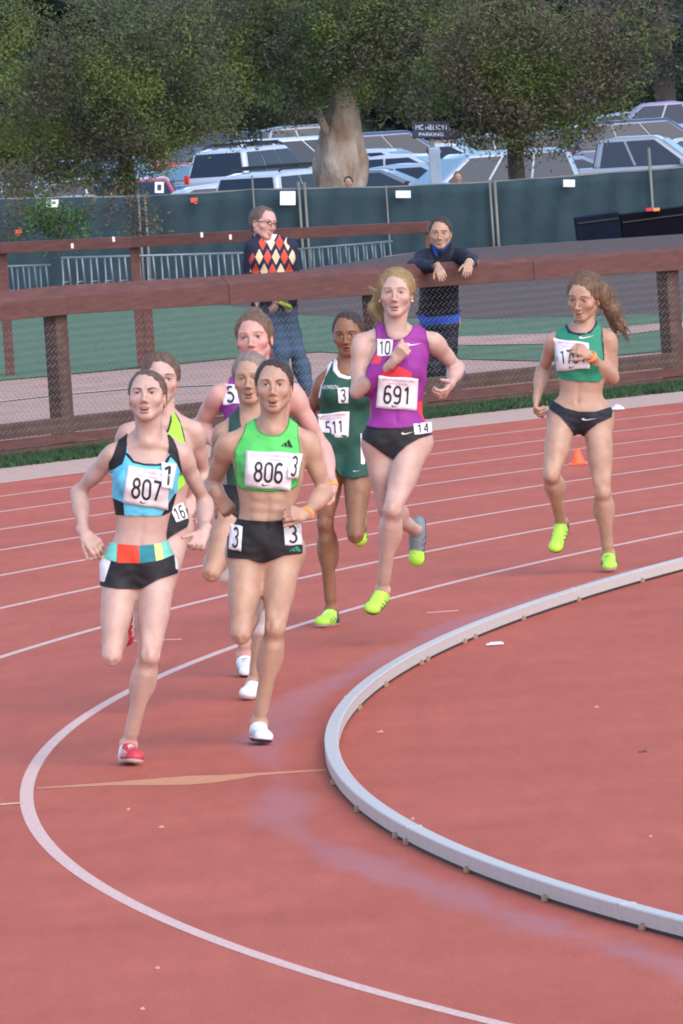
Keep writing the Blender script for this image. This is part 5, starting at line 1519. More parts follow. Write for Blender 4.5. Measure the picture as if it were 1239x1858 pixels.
        so = sh.modifiers.new('t', 'SOLIDIFY'); so.thickness = .003; so.offset = -1
        if len(Ts):
            c = Vs.mean(0); vl = (Vs - Ak) @ np.array([D_, U_, S_]).T
            Vs = Vs + S_[None] * np.sign(vl[:, 2:3]) * .0025
            sl = mkobj('sole', Vs, Ts, m_sole, sh, smooth=True)
        tg = Skin(VV, TT, s.Y0)
        for e in (-1, 1):
            mb = MB()
            for k in range(3):
                a_ = Ak + D_ * (.03 + .028 * k) - U_ * .056; b_ = Ak + D_ * (.055 + .028 * k) - U_ * (.026 + .006 * k)
                for t in range(4):
                    pa_ = a_ + (b_ - a_) * t / 4; pb_ = a_ + (b_ - a_) * (t + 1) / 4; q_ = []
                    for pp in (pa_, pb_):
                        o_ = pp + S_ * e * .08; hit = tg.t.ray_cast(Vector(o_), Vector(-S_ * e))
                        if hit[0] is not None: q_.append(np.array(hit[0]) + S_ * e * .001)
                    if len(q_) == 2 and np.linalg.norm(q_[0] - q_[1]) < .03: mb.tube(q_, .0022, 5)
            if mb.v: mb.build('side_stripe', s.o.get('stripe', S_grey), sh)
        if laces is not None:
            mb = MB(); tgt = Skin(VV, TT, s.Y0)
            for i in range(5):
                c = Ak + D_ * (.045 + .017 * i) - U_ * (.012 + .008 * i)
                for e in (-1, 1):
                    a = c - S_ * .018 + U_ * .004; b = c + S_ * .018 + U_ * .004 + D_ * .012 * e
                    mb.tube([a, (a + b) / 2 + U_ * .006, b], .0022, 5)
            mb.build('laces', laces, sh)
        return sh
    def band(s, q, m_, name='wristband', t=.06, w=.024, r=.0255):
        W, E = s.J['W' + q], s.J['E' + q]; d = nrm(E - W); c = W + d * (w * .6 + t * .0)
        fr = s.perp(d); V = []; Fs = []; n = 24; prof = [(-w / 2, r), (-w / 2, r + .003), (0, r + .006), (w / 2, r + .003), (w / 2, r)]
        for k in range(n):
            a = 2 * PI * k / n; u = fr[0] * math.cos(a) + fr[2] * math.sin(a)
            for (z, rr) in prof: V.append(c + d * z + u * rr)
        m5 = len(prof)
        for k in range(n):
            for j in range(m5 - 1): Fs.append((k * m5 + j, ((k + 1) % n) * m5 + j, ((k + 1) % n) * m5 + j + 1, k * m5 + j + 1))
        return mkobj(name, V, Fs, m_, s.root, smooth=True)
def fan_idx(n): return None, [(i, (i + 1) % n, n) for i in range(n)]
def fanpoly(P):
    """triangulate a small outline"""
    from mathutils.geometry import tessellate_polygon
    Pv = [Vector((x, y, 0)) for x, y in P]
    T = tessellate_polygon([Pv])
    return np.array([(x, y) for x, y in P], float), [tuple(t) for t in T]

# materials for people
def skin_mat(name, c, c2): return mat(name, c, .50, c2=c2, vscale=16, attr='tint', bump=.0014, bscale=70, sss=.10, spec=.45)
M_skin = skin_mat('skin_fair', lin(180, 147, 137), lin(195, 163, 154))
M_skinP = skin_mat('skin_rosy', lin(190, 144, 136), lin(202, 157, 150))
M_skinT = skin_mat('skin_tanned', lin(166, 131, 113), lin(183, 148, 130))
M_skinB = skin_mat('skin_brown', lin(124, 86, 64), lin(144, 102, 78))
M_skinO = skin_mat('skin_olive', lin(168, 133, 115), lin(186, 150, 132))
M_eyewhite = mat('eye_white', lin(190, 180, 176), .3)
M_iris = mat('iris_dark', lin(52, 44, 44), .25)
M_lash = mat('lashes', lin(58, 40, 38), .7)
M_teeth = mat('teeth_enamel', lin(226, 218, 208), .35)
M_brow = mat('brow_brown', lin(104, 74, 62), .8)
M_browl = mat('brow_blond', lin(160, 124, 100), .8)
M_browd = mat('brow_black', lin(44, 34, 34), .8)
def hair_mat(n, a, b): return mat(n, a, .6, c2=b, vscale=30, bump=.003, bscale=60, stretch=(3, 3, .6), spec=.2)
M_hbrown = hair_mat('hair_brown', lin(76, 62, 56), lin(116, 96, 84))
M_hdark = hair_mat('hair_dark', lin(48, 40, 40), lin(84, 70, 64))
M_hblond = hair_mat('hair_blond', lin(122, 100, 74), lin(172, 146, 106))
M_hash = hair_mat('hair_ash', lin(120, 106, 100), lin(150, 134, 126))
M_hlight = hair_mat('hair_light_brown', lin(84, 66, 56), lin(128, 104, 88))
M_hgrey = hair_mat('hair_grey_brown', lin(84, 74, 70), lin(112, 100, 94))
def cloth(n, c, r=.7, b=.0035, bs=28): return mat('cloth_' + n, c, r, var=.07, vscale=14, bump=b, bscale=bs)
C_black = cloth('black', lin(22, 22, 30)); C_navy = cloth('navy', lin(26, 30, 58)); C_blue = cloth('sky_blue', lin(96, 192, 224)); C_lime = cloth('lime', lin(156, 236, 66))
C_greend = cloth('deep_green', lin(52, 150, 70)); C_purpled = cloth('deep_purple', lin(104, 26, 110)); C_tealt = cloth('teal_edge', lin(22, 100, 80)); C_green = cloth('bright_green', lin(84, 194, 96)); C_yel = cloth('yellow', lin(206, 200, 72)); C_purple = cloth('purple', lin(140, 42, 140)); C_red = cloth('coral', lin(216, 60, 74))
C_teal = cloth('teal_green', lin(34, 132, 104)); C_dgreen = cloth('dark_green', lin(24, 74, 62)); C_white = cloth('white', lin(222, 222, 228)); C_mint = cloth('mint', lin(112, 202, 190))
C_redo = cloth('orange_red', lin(222, 66, 44)); C_dteal = cloth('deep_teal', lin(28, 124, 140)); C_paley = cloth('pale_yellow', lin(222, 220, 134)); C_jean = cloth('denim', lin(70, 94, 124), .85); C_dark = cloth('dark_navy', lin(22, 26, 46))
C_royal = cloth('royal_blue', lin(44, 84, 190)); C_pine = cloth('pine', lin(40, 72, 66))
M_bib = mat('bib_paper', lin(226, 224, 232), .65, var=.03, vscale=30, bump=.0015, bscale=25)
M_pin = mat('pin_steel', lin(120, 122, 130), .4, metal=.6)
M_ink = mat('bib_ink', lin(34, 30, 40), .6)
M_pinkink = mat('bib_pink_ink', lin(206, 120, 160), .6)
S_lime = mat('shoe_lime', lin(170, 226, 74), .5, var=.08, vscale=60); S_white = mat('shoe_white', lin(226, 230, 236), .5, var=.04, vscale=60); S_red = mat('shoe_red', lin(186, 52, 68), .5, var=.2, vscale=60)
S_grey = mat('shoe_grey', lin(120, 134, 144), .5, var=.15, vscale=50); S_sole = mat('shoe_sole', lin(206, 206, 200), .6); S_dsole = mat('shoe_dark_sole', lin(60, 56, 64), .6); S_dgrey = mat('shoe_dark_grey', lin(66, 74, 80), .5)
M_band = mat('band_orange', lin(255, 146, 60), .35)
GRP = None

# ================================================================== the runners and the two men
# joints: picture position and depth offset (metres, + = away) at each person's own distance
# ---- 807: leader in pale blue and black
p = Person(41.28, 'leading runner in a pale blue and black top and red shoes', dict(
    C=(267, 720, -.06), N=(270, 797, -.03), P=(252, 1018, 0), Sa=(206, 824, .0), Sb=(329, 824, .0), Ea=(143, 893, .17), Wa=(153, 968, .05), Ha=(184, 1002, -.02),
    Eb=(372, 912, .16), Wb=(370, 966, -.02), Hb=(350, 1003, -.08), La=(218, 1040, 0), Lb=(287, 1040, 0), Ka=(203, 1190, -.14), Aa=(222, 1115, .24), Ta=(226, 1165, .34),
    Kb=(272, 1190, -.13), Ab=(233, 1351, .02), Tb=(247, 1378, -.14)),
    hs=.97, head=(-7, 12, -1), w=.94, am=.92, lm=.94, skin=M_skin, mouth=.7, flush=.6, frown=1.2, fh=1.02, stripe=S_white, handa=dict(curl=.75, palm=(0, -.4, -1), spread=1.05, thumb=.5), handb=dict(curl=.7, palm=(0, .3, 1)), z0=0)
p.face(M_browd, open_=.2, teeth=1.0)
H = p.Hp
p.hair(M_hbrown, line=.006, extra=[cone(H(0, .02, -.10), H(.02, -.02, -.17), .03, .025, k=.02, g='hair')])
top, tsk = p.garment('running_top', [(222, 776), (231, 780), (229, 800), (232, 822), (243, 836), (262, 841), (284, 842), (298, 839), (306, 826), (307, 800), (303, 786), (312, 792), (322, 812), (327, 840), (331, 858), (324, 880), (318, 906), (310, 935), (252, 937), (194, 933), (195, 905), (191, 880), (190, 850), (205, 828), (214, 800)],
    ('torso',), C_blue, iso=.0045, regions=[
        ([(215, 770), (233, 775), (229, 822), (222, 842), (206, 852), (185, 856), (180, 830), (210, 800)], C_black), ([(300, 780), (318, 780), (345, 850), (345, 862), (331, 864), (320, 840), (308, 828), (303, 815)], C_black),
        ([(185, 898), (200, 902), (215, 908), (224, 912), (226, 940), (180, 940)], C_black), ([(316, 896), (345, 890), (330, 942), (290, 940), (305, 915)], C_black),
        ([(225, 822), (232, 822), (243, 836), (262, 841), (284, 842), (298, 839), (306, 826), (312, 826), (302, 843), (284, 846), (262, 845), (240, 840)], C_black)], smooth=1)
p.bib([(232, 845), (306, 856), (305, 925), (222, 912)], tsk, '807', numh=.50, numw=.68)
p.number_patch([(293, 838), (321, 842), (312, 888), (294, 884)], tsk, '1', off=.013, rigid=.6)
p.garment('shorts', [(181, 988), (186, 980), (215, 987), (255, 990), (290, 986), (318, 975), (323, 1000), (323, 1040), (285, 1052), (256, 1068), (250, 1069), (215, 1068), (181, 1063), (180, 1020)], ('torso', 'leg'), C_black, iso=.005, mask=.02, smooth=0,
    regions=[([(180, 975), (191, 978), (188, 1018), (180, 1010)], C_paley), ([(188, 975), (213, 980), (211, 1020), (186, 1012)], C_mint), ([(213, 975), (252, 975), (253, 1022), (212, 1021)], C_redo), ([(252, 975), (278, 975), (282, 1018), (253, 1022)], C_dteal),
             ([(278, 975), (291, 975), (297, 1014), (283, 1018)], C_paley), ([(291, 970), (325, 965), (325, 1002), (297, 1014)], C_mint),
             ([(180, 1010), (201, 1018), (189, 1056), (181, 1054)], C_white), ([(316, 1003), (325, 1000), (325, 1034), (319, 1032)], C_white)])
p.shoe('b', S_red, S_sole, S_white, .15, laces=S_white); p.shoe('a', S_red, S_sole)

# ---- 806: runner in bright green
p = Person(41.98, 'runner in a bright green top and black shorts with an orange wristband', dict(
    C=(497, 702, -.05), N=(494, 776, -.02), P=(481, 984, 0), Sa=(413, 806, 0), Sb=(558, 802, 0), Ea=(383, 884, .18), Wa=(397, 898, .10), Ha=(402, 906, .10),
    Eb=(589, 893, .06), Wb=(553, 934, -.13), Hb=(520, 930, -.20), La=(447, 1004, 0), Lb=(516, 1004, 0), Ka=(437, 1150, -.14), Aa=(468, 1095, .25), Ta=(468, 1148, .36),
    Kb=(499, 1140, -.10), Ab=(470, 1312, .02), Tb=(480, 1342, -.14)),
    hs=.99, head=(-3, 6, 0), w=1.04, am=1.02, lm=.97, skin=M_skinO, mouth=.9, flush=.3, frown=1.0, fw=.96, fh=1.05, abs=True, handb=dict(curl=1.25, palm=(0, -.3, -1), flip=False, thumb=.35), handa=dict(coarse=True, curl=1.2), browt=.004)
p.face(M_brow, open_=.45, teeth=1.0)
H = p.Hp
p.hair(M_hdark, line=.002, extra=[cone(H(0, .06, -.09), H(0, .02, -.13), .035, .02, k=.02, g='hair')])
top, tsk = p.garment('running_top', [(444, 750), (463, 745), (463, 765), (470, 784), (490, 791), (510, 789), (522, 775), (526, 748), (541, 758), (541, 790), (545, 815), (548, 830), (545, 860), (538, 888), (500, 893), (450, 890), (428, 884), (427, 850), (424, 822), (434, 800), (446, 775)],
    ('torso',), C_green, iso=.0045, trim=C_greend, regions=[([(415, 815), (426, 812), (429, 850), (430, 890), (415, 890)], C_yel)])
p.bib([(446, 818), (534, 822), (527, 890), (443, 883)], tsk, '806', numh=.50, numw=.62)
p.number_patch([(524, 823), (549, 823), (541, 869), (522, 868)], tsk, '3', off=.013)
p.mark('top_mark', [(510, 795), (534, 797), (532, 813), (510, 810)], tsk, [(-1, -.9), (-.55, -.9), (-.75, -.35)], C_black)
for q in ([(-.6, -.1), (-.2, .15), (.05, -.9), (-.4, -.9)], [(-.1, .35), (.2, .9), (.95, -.9), (.2, -.9)]): p.mark('top_mark', [(510, 795), (534, 797), (532, 813), (510, 810)], tsk, q, C_black)
sh, ssk = p.garment('shorts', [(414, 938), (450, 944), (480, 946), (515, 944), (545, 938), (549, 965), (549, 1004), (515, 1008), (482, 1021), (474, 1022), (450, 1014), (412, 1012), (412, 970)], ('torso', 'leg'), C_black, iso=.005, mask=.02, smooth=0)
p.number_patch([(418, 950), (440, 955), (437, 1000), (414, 996)], ssk, '3')
p.number_patch([(514, 948), (546, 950), (549, 988), (517, 990)], ssk, '3', rigid=.2)
for q in ([(-1, -.9), (-.55, -.9), (-.75, -.35)], [(-.6, -.1), (-.2, .15), (.05, -.9), (-.4, -.9)], [(-.1, .35), (.2, .9), (.95, -.9), (.2, -.9)]): p.mark('shorts_mark', [(524, 989), (548, 989), (548, 1001), (524, 1001)], ssk, q, C_teal)
p.band('b', M_band)
p.shoe('b', S_white, S_dsole); p.shoe('a', S_white, S_sole)

# ---- 691: tall blond runner in purple
p = Person(48.1, 'tall blond runner in a purple and coral vest with one fist at her chest', dict(
    C=(719, 533, -.05), N=(716, 606, -.02), P=(720, 792, 0), Sa=(656, 622, 0), Sb=(786, 620, 0), Ea=(647, 711, -.04), Wa=(716, 654, -.17), Ha=(735, 630, -.21),
    Eb=(829, 667, .19), Wb=(817, 697, .02), Hb=(806, 716, -.04), La=(690, 806, 0), Lb=(751, 804, 0), Ka=(703, 925, .02), Aa=(752, 960, .37), Ta=(757, 1022, .44),
    Kb=(712, 925, -.20), Ab=(694, 1070, -.02), Tb=(672, 1110, -.13)),
    hs=1.02, head=(-6, 4, 0), w=1.02, am=1.02, lm=1.05, skin=M_skin, mouth=.35, flush=.6, fh=1.03, fw=.98, strands=1600, slen=1.5, stripe=S_dgrey, handa=dict(curl=1.35, palm=(-.2, -.3, -1), flip=False, thumb=.2), handb=dict(curl=.95, palm=(-1, 0, .2), flip=True, thumb=1.3), z0=0)
p.face(M_browl, open_=.05, teeth=.4)
H = p.Hp
p.hair(M_hblond, vol=1.07, line=.0, extra=[cone(H(-.03, .0, -.10), H(-.085, -.005, -.13), .03, .034, k=.03, g='hair'), cone(H(-.085, -.005, -.13), H(-.115, -.055, -.13), .036, .034, k=.02, g='hair'), cone(H(-.115, -.055, -.13), H(-.085, -.115, -.12), .032, .018, k=.02, g='hair'), cone(H(-.10, .015, -.13), H(-.15, .045, -.13), .015, .003, k=.02, g='hair')])
fold = lambda X, Y, Z: .0016 * np.sin(Z * 55 + X * 22) * np.sin(X * 40 - Z * 18 + 1)
top, tsk = p.garment('running_vest', [(678, 584), (694, 582), (698, 598), (706, 614), (722, 618), (738, 610), (748, 598), (752, 583), (770, 586), (774, 610), (779, 630), (780, 650), (776, 672), (775, 700), (777, 730), (780, 755), (779, 768), (750, 775), (715, 778), (680, 777), (658, 770), (660, 740), (664, 705), (664, 670), (674, 652), (683, 636), (684, 612)],
    ('torso',), C_purple, iso=.009, trim=C_purpled, mask=.03, noise=fold, regions=[([(683, 628), (692, 646), (690, 660), (672, 660), (670, 640)], C_red), ([(700, 668), (725, 664), (746, 676), (748, 686), (720, 684), (690, 682)], C_red), ([(757, 730), (768, 726), (790, 752), (786, 770), (768, 762), (758, 745)], C_red)])
p.bib([(687, 682), (759, 687), (756, 745), (682, 740)], tsk, '691', numh=.52, numw=.62)
p.number_patch([(684, 615), (713, 616), (710, 646), (684, 646)], tsk, '10', w=.7)
p.mark('vest_mark', [(738, 618), (766, 618), (766, 632), (738, 632)], tsk, SWOOSH, C_white)
sh, ssk = p.garment('racing_briefs', [(656, 768), (700, 772), (745, 770), (784, 765), (785, 780), (784, 788), (760, 796), (738, 808), (722, 822), (712, 834), (700, 826), (680, 812), (657, 797), (655, 780)], ('torso', 'leg'), C_black, iso=.005, mask=.03, smooth=0)
p.number_patch([(750, 769), (783, 765), (784, 785), (752, 789)], ssk, '14', rigid=.1, w=.6)
p.mark('briefs_mark', [(728, 780), (752, 778), (752, 792), (728, 794)], ssk, SWOOSH, C_white)
p.shoe('b', S_lime, S_dsole); p.shoe('a', S_lime, S_dsole, S_grey, .55)
for e in (-1, 1):
    mb = MB(); c = H(e * .080, -.034, .012); mb.tube([c, c + CB[2] * .004], .0045, 8); mb.build('earring', M_teeth, p.root)

# ---- 511: runner in dark green, partly behind the purple vest
p = Person(49.8, 'runner in a white trimmed dark green vest and shorts, half behind the purple vest', dict(
    C=(632, 606, -.05), N=(630, 672, -.02), P=(628, 790, 0), Sa=(588, 694, .0), Sb=(672, 694, 0), Ea=(557, 757, .14), Wa=(575, 800, -.02), Ha=(590, 812, -.06),
    Eb=(690, 760, .16), Wb=(680, 800, .0), Hb=(668, 812, -.06), La=(603, 808, 0), Lb=(652, 808, 0), Ka=(590, 950, -.05), Aa=(601, 1107, .02), Ta=(583, 1132, -.10),
    Kb=(645, 970, -.19), Ab=(650, 940, .22), Tb=(652, 985, .3)),
    hs=.98, head=(-10, -6, -3), w=.96, am=.95, lm=.95, skin=M_skinB, mouth=.2, flush=.1, fh=.96, stripe=S_dgrey, handb=dict(coarse=True), handa=dict(coarse=True), lip=(1.0, .66, .66))
p.face(M_browd, open_=.35, teeth=0)
H = p.Hp
p.hair(M_hdark, vol=.98, line=0)
top, tsk = p.garment('running_vest', [(596, 655), (612, 650), (611, 668), (618, 678), (632, 682), (646, 678), (652, 655), (668, 655), (672, 700), (672, 740), (668, 790), (630, 795), (585, 790), (577, 750), (577, 722), (582, 700), (592, 680)],
    ('torso',), C_dgreen, iso=.008, mask=.03, noise=fold, regions=[([(606, 640), (613, 648), (612, 668), (618, 678), (632, 683), (646, 679), (660, 640), (668, 640), (655, 676), (644, 686), (630, 688), (614, 684), (604, 672)], C_white), ([(598, 652), (604, 656), (590, 684), (584, 700), (580, 722), (574, 722), (578, 698), (588, 676)], C_white)])
V_, F_ = text_mesh('DARTMOUTH'); V_ = V_ / np.array([np.ptp(V_[:, 0]), np.ptp(V_[:, 1]), 1])
p.decal('vest_lettering', [(581, 699), (613, 699), (613, 706), (581, 706)], tsk, V_, F_, C_white, .004)
p.bib([(576, 752), (634, 746), (632, 792), (584, 800)], tsk, '511', numh=.46, numw=.55, rigid=.2)
p.number_patch([(612, 704), (632, 703), (632, 732), (614, 732)], tsk, '3')
sh, ssk = p.garment('running_shorts', [(584, 784), (630, 790), (672, 784), (674, 830), (672, 862), (640, 868), (618, 864), (606, 845), (588, 838), (582, 810)], ('torso', 'leg'), C_dgreen, iso=.014, mask=.05, smooth=0, noise=fold,
    regions=[([(654, 780), (662, 780), (662, 842), (655, 842)], C_white)])
p.mark('shorts_mark', [(640, 852), (656, 851), (656, 857), (640, 858)], ssk, SWOOSH, C_white)
p.shoe('a', S_lime, S_sole, S_dgrey, .10, laces=S_white); p.shoe('b', S_lime, S_dsole)

C_ink2 = cloth('ink', lin(22, 24, 40))
# ---- right: runner in teal green, long loose hair
p = Person(52.9, 'runner with long loose brown hair in a teal crop top and black briefs', dict(
    C=(1060, 539, -.05), N=(1058, 600, -.02), P=(1053, 748, 0), Sa=(1005, 619, .03), Sb=(1104, 616, -.03), Ea=(985, 672, .18), Wa=(974, 722, .06), Ha=(971, 746, .02),
    Eb=(1112, 686, .02), Wb=(1070, 645, -.17), Hb=(1044, 629, -.21), La=(1022, 758, 0), Lb=(1084, 760, 0), Ka=(1000, 862, -.16), Aa=(1018, 945, .12), Ta=(1007, 1000, .02),
    Kb=(1093, 893, -.10), Ab=(1103, 1004, .04), Tb=(1107, 1031, -.11)),
    hs=1.07, head=(-24, -13, 4), w=1.0, am=.98, lm=1.02, skin=M_skinT, mouth=.3, flush=.4, fw=1.0, stripe=S_dgrey, strands=2200, slen=2.0, handb=dict(curl=1.1, palm=(0, -.4, -1), flip=False), handa=dict(curl=1.1, palm=(1, 0, 0)))
p.face(M_brow, open_=.05, teeth=.3)
H = p.Hp
loose = [cone(H(.0, .06, -.05), H(.075, .01, -.07), .050, .050, k=.03, g='hair'), cone(H(.075, .01, -.07), H(.115, -.08, -.09), .048, .044, k=.03, g='hair'), cone(H(.115, -.08, -.09), H(.155, -.16, -.10), .042, .026, k=.02, g='hair'),
         cone(H(.155, -.16, -.10), H(.19, -.225, -.10), .022, .005, k=.02, g='hair'), cone(H(.12, -.06, -.10), H(.185, -.15, -.09), .022, .004, k=.015, g='hair'), cone(H(.10, -.10, -.10), H(.12, -.20, -.10), .03, .006, k=.015, g='hair'),
         cone(H(.14, -.10, -.08), H(.21, -.19, -.09), .014, .003, k=.01, g='hair'), cone(H(.070, .05, .0), H(.085, -.05, -.045), .016, .022, k=.02, g='hair')]
p.hair(M_hlight, vol=1.05, line=-.004, extra=loose)
top, tsk = p.garment('running_top', [(1018, 571), (1033, 567), (1027, 585), (1033, 600), (1050, 605), (1070, 602), (1080, 588), (1081, 566), (1092, 570), (1092, 590), (1095, 620), (1097, 655), (1096, 693), (1060, 693), (1010, 688), (1006, 660), (1001, 635), (1008, 605), (1014, 588)],
    ('torso',), C_teal, iso=.0055, only=True, regions=[([(1030, 560), (1035, 567), (1029, 585), (1035, 598), (1050, 603), (1068, 600), (1078, 588), (1080, 560), (1086, 566), (1083, 590), (1072, 605), (1050, 609), (1030, 604), (1023, 586)], C_navy), ([(1091, 575), (1097, 575), (1104, 660), (1096, 660), (1091, 620)], C_navy)])
p.bib([(1004, 614), (1068, 622), (1070, 668), (1010, 674)], tsk, '1704', numh=.42, numw=.7, rigid=.3, title='PAYTON JORDAN')
p.mark('top_mark', [(1050, 606), (1080, 603), (1080, 618), (1050, 620)], tsk, SWOOSH, C_white)
sh, ssk = p.garment('racing_briefs', [(994, 720), (1005, 728), (1025, 740), (1050, 747), (1080, 747), (1108, 738), (1112, 745), (1110, 757), (1085, 768), (1066, 782), (1052, 798), (1046, 796), (1036, 778), (1018, 757), (997, 742), (992, 730)], ('torso', 'leg'), C_ink2, iso=.005, mask=.03, smooth=0, trim=C_black)
p.mark('briefs_mark', [(1055, 754), (1084, 754), (1084, 768), (1055, 768)], ssk, SWOOSH, C_white)
p.band('b', M_band, r=.027)
mb = MB(); c = p.J['N']; pts = []
for a in np.linspace(-1.1, 1.1, 15): pts.append(p.skin.lay([(1057 + 19 * math.sin(a), 576 + 13 * math.cos(a))], .003)[0])
mb.tube(pts, .0035, 6); mb.build('necklace', mat('cord_red', lin(150, 40, 50), .6), p.root)
p.shoe('b', S_lime, S_sole, laces=S_dgrey); p.shoe('a', S_lime, S_dsole, S_dgrey, .12)

# ---- behind the leader: runner in lime
p = Person(44.4, 'runner in a lime top with black edging, mostly hidden behind the leader', dict(
    C=(292, 688, -.05), N=(298, 766, -.02), P=(292, 952, 0), Sa=(232, 786, 0), Sb=(352, 782, 0), Ea=(205, 850, .16), Wa=(240, 890, .0), Ha=(255, 900, -.05),
    Eb=(371, 862, .14), Wb=(352, 905, .04), Hb=(340, 925, .0), La=(263, 968, 0), Lb=(314, 966, 0), Ka=(260, 1095, -.02), Aa=(262, 1204, .05), Ta=(264, 1236, -.1),
    Kb=(293, 1078, -.16), Ab=(284, 1100, .24), Tb=(282, 1150, .32)),
    hs=1.0, head=(4, 0, 0), w=.96, am=.96, lm=.95, skin=M_skin, mouth=.3, flush=.5, handa=dict(coarse=True), handb=dict(coarse=True))
p.face(M_brow, open_=.3, teeth=.3)
H = p.Hp
p.hair(M_hbrown, vol=1.06, line=-.003, extra=[cone(H(-.02, .0, -.10), H(-.09, -.10, -.12), .035, .022, k=.02, g='hair')])
top, tsk = p.garment('running_top', [(252, 748), (268, 742), (272, 770), (290, 790), (304, 782), (309, 762), (309, 744), (318, 748), (328, 766), (337, 800), (336, 850), (334, 890), (290, 895), (246, 890), (244, 840), (244, 790)],
    ('torso',), C_lime, iso=.0045, regions=[([(300, 735), (311, 744), (312, 764), (306, 784), (296, 796), (288, 792), (302, 780), (307, 762)], C_black), ([(314, 744), (320, 744), (332, 766), (342, 802), (335, 804), (327, 770)], C_black), ([(240, 735), (262, 735), (256, 800), (240, 810)], C_black)])
sh, ssk = p.garment('shorts', [(244, 925), (290, 930), (340, 922), (343, 945), (340, 956), (312, 972), (290, 990), (262, 978), (244, 968)], ('torso', 'leg'), C_black, iso=.005, mask=.02, smooth=0)
p.number_patch([(308, 922), (332, 911), (342, 940), (320, 948)], ssk, '16', rigid=.1, w=.7)
p.shoe('a', S_white, S_sole); p.shoe('b', S_white, S_sole)

# ---- behind 806: blond runner in dark green straps
p = Person(44.8, 'ash blond runner in dark green straps, half hidden behind the bright green top', dict(
    C=(455, 688, -.05), N=(455, 762, -.02), P=(452, 908, 0), Sa=(404, 786, 0), Sb=(506, 784, 0), Ea=(389, 852, .14), Wa=(398, 884, .0), Ha=(404, 897, -.04),
    Eb=(520, 850, .14), Wb=(512, 890, .0), Hb=(505, 900, -.05), La=(424, 924, 0), Lb=(480, 924, 0), Ka=(384, 1038, -.18), Aa=(402, 1000, .2), Ta=(404, 1050, .3),
    Kb=(482, 1080, -.08), Ab=(461, 1238, .02), Tb=(448, 1262, -.11)),
    hs=1.0, head=(-8, 2, -2), w=.94, am=.94, lm=.97, skin=M_skinT, mouth=.6, flush=.3, fw=.94, fh=1.03, handa=dict(coarse=True, curl=1.1), handb=dict(coarse=True))
p.face(M_browl, open_=.0, teeth=.9)
H = p.Hp
p.hair(M_hash, vol=1.04, line=0)
top, tsk = p.garment('running_top', [(415, 735), (431, 732), (434, 760), (440, 785), (455, 800), (475, 785), (482, 745), (492, 745), (494, 790), (494, 890), (450, 895), (412, 890), (410, 840), (412, 800), (416, 770)], ('torso',), C_pine, iso=.0045)
p.garment('shorts', [(395, 878), (450, 882), (500, 878), (505, 920), (495, 950), (455, 960), (425, 935), (400, 915), (392, 905)], ('torso', 'leg'), C_black, iso=.005, mask=.02, smooth=0)
p.shoe('b', S_white, S_sole); p.shoe('a', S_white, S_sole)

# ---- tall rosy runner with the number five
p = Person(46.35, 'rosy runner with a hair bun and a number 5 on her purple top', dict(
    C=(461, 614, -.05), N=(463, 690, -.02), P=(472, 850, 0), Sa=(398, 716, 0), Sb=(530, 712, 0), Ea=(361, 772, .14), Wa=(398, 812, .0), Ha=(415, 822, -.05),
    Eb=(586, 812, .08), Wb=(603, 886, -.05), Hb=(600, 926, -.10), La=(446, 866, 0), Lb=(498, 866, 0), Ka=(444, 1030, -.05), Aa=(443, 1190, .06), Ta=(449, 1222, -.05),
    Kb=(502, 1000, -.14), Ab=(502, 1060, .22), Tb=(502, 1110, .3)),
    hs=1.04, head=(-10, 3, -5), w=1.04, am=1.08, lm=1.0, skin=M_skinP, mouth=.5, flush=.9, fw=1.05, fh=1.0, handa=dict(coarse=True), handb=dict(curl=.9, palm=(-1, 0, .3), flip=True))
p.face(M_browl, open_=.45, teeth=.8)
H = p.Hp
p.hair(M_hlight, vol=1.05, line=0, extra=[ell(H(.0, .118, -.035), (.040, .026, .036), p.HM, k=.012, g='hair')])
top, tsk = p.garment('running_top', [(418, 668), (434, 664), (436, 700), (450, 720), (470, 722), (488, 712), (494, 668), (510, 670), (512, 720), (514, 770), (512, 830), (465, 835), (405, 830), (396, 770), (392, 745), (402, 735), (412, 715)], ('torso',), C_purple, iso=.0045)
p.number_patch([(405, 696), (427, 698), (434, 731), (404, 736)], tsk, '5', rigid=.5, w=.5)
p.garment('shorts', [(430, 830), (472, 835), (514, 830), (520, 870), (510, 900), (472, 905), (440, 900), (425, 880)], ('torso', 'leg'), C_black, iso=.005, mask=.02, smooth=0)
p.band('b', M_band)
p.shoe('a', S_white, S_dsole, laces=S_dgrey); p.shoe('b', S_white, S_sole)

# ---- man in the argyle sweater behind the fence
p = Person(75.6, 'man in glasses and a red and cream diamond patterned sweater behind the fence', dict(
    C=(478, 405, 0), N=(487, 438, .03), P=(497, 552, 0), Sa=(460, 450, -.03), Sb=(522, 448, .05), Ea=(452, 500, .02), Wa=(486, 548, -.20), Ha=(508, 570, -.24),
    Eb=(534, 505, .08), Wb=(526, 552, -.10), Hb=(510, 568, -.22), La=(484, 562, 0), Lb=(514, 562, 0), Ka=(512, 640, -.10), Aa=(505, 735, .0), Ta=(510, 752, -.14),
    Kb=(540, 640, -.05), Ab=(566, 735, .02), Tb=(572, 752, -.12)),
    hs=1.12, head=(42, -2, 6), male=True, w=1.10, am=1.12, lm=.86, skin=M_skinP, mouth=0, flush=.2, lip=(.92, .74, .72), handa=dict(curl=1.0, palm=(0, -.3, 1)), handb=dict(curl=1.0, palm=(0, -.3, 1)), z0=0)
p.face(M_brow, open_=.2, teeth=0)
H = p.Hp
p.hair(M_hgrey, vol=.97, line=.012)
AX = (p.lat, p.up, p.fwd); PN = p.J['N']
def diam(cx, cy, w, h): return [(cx, cy - h), (cx + w, cy), (cx, cy + h), (cx - w, cy)]
regs = []
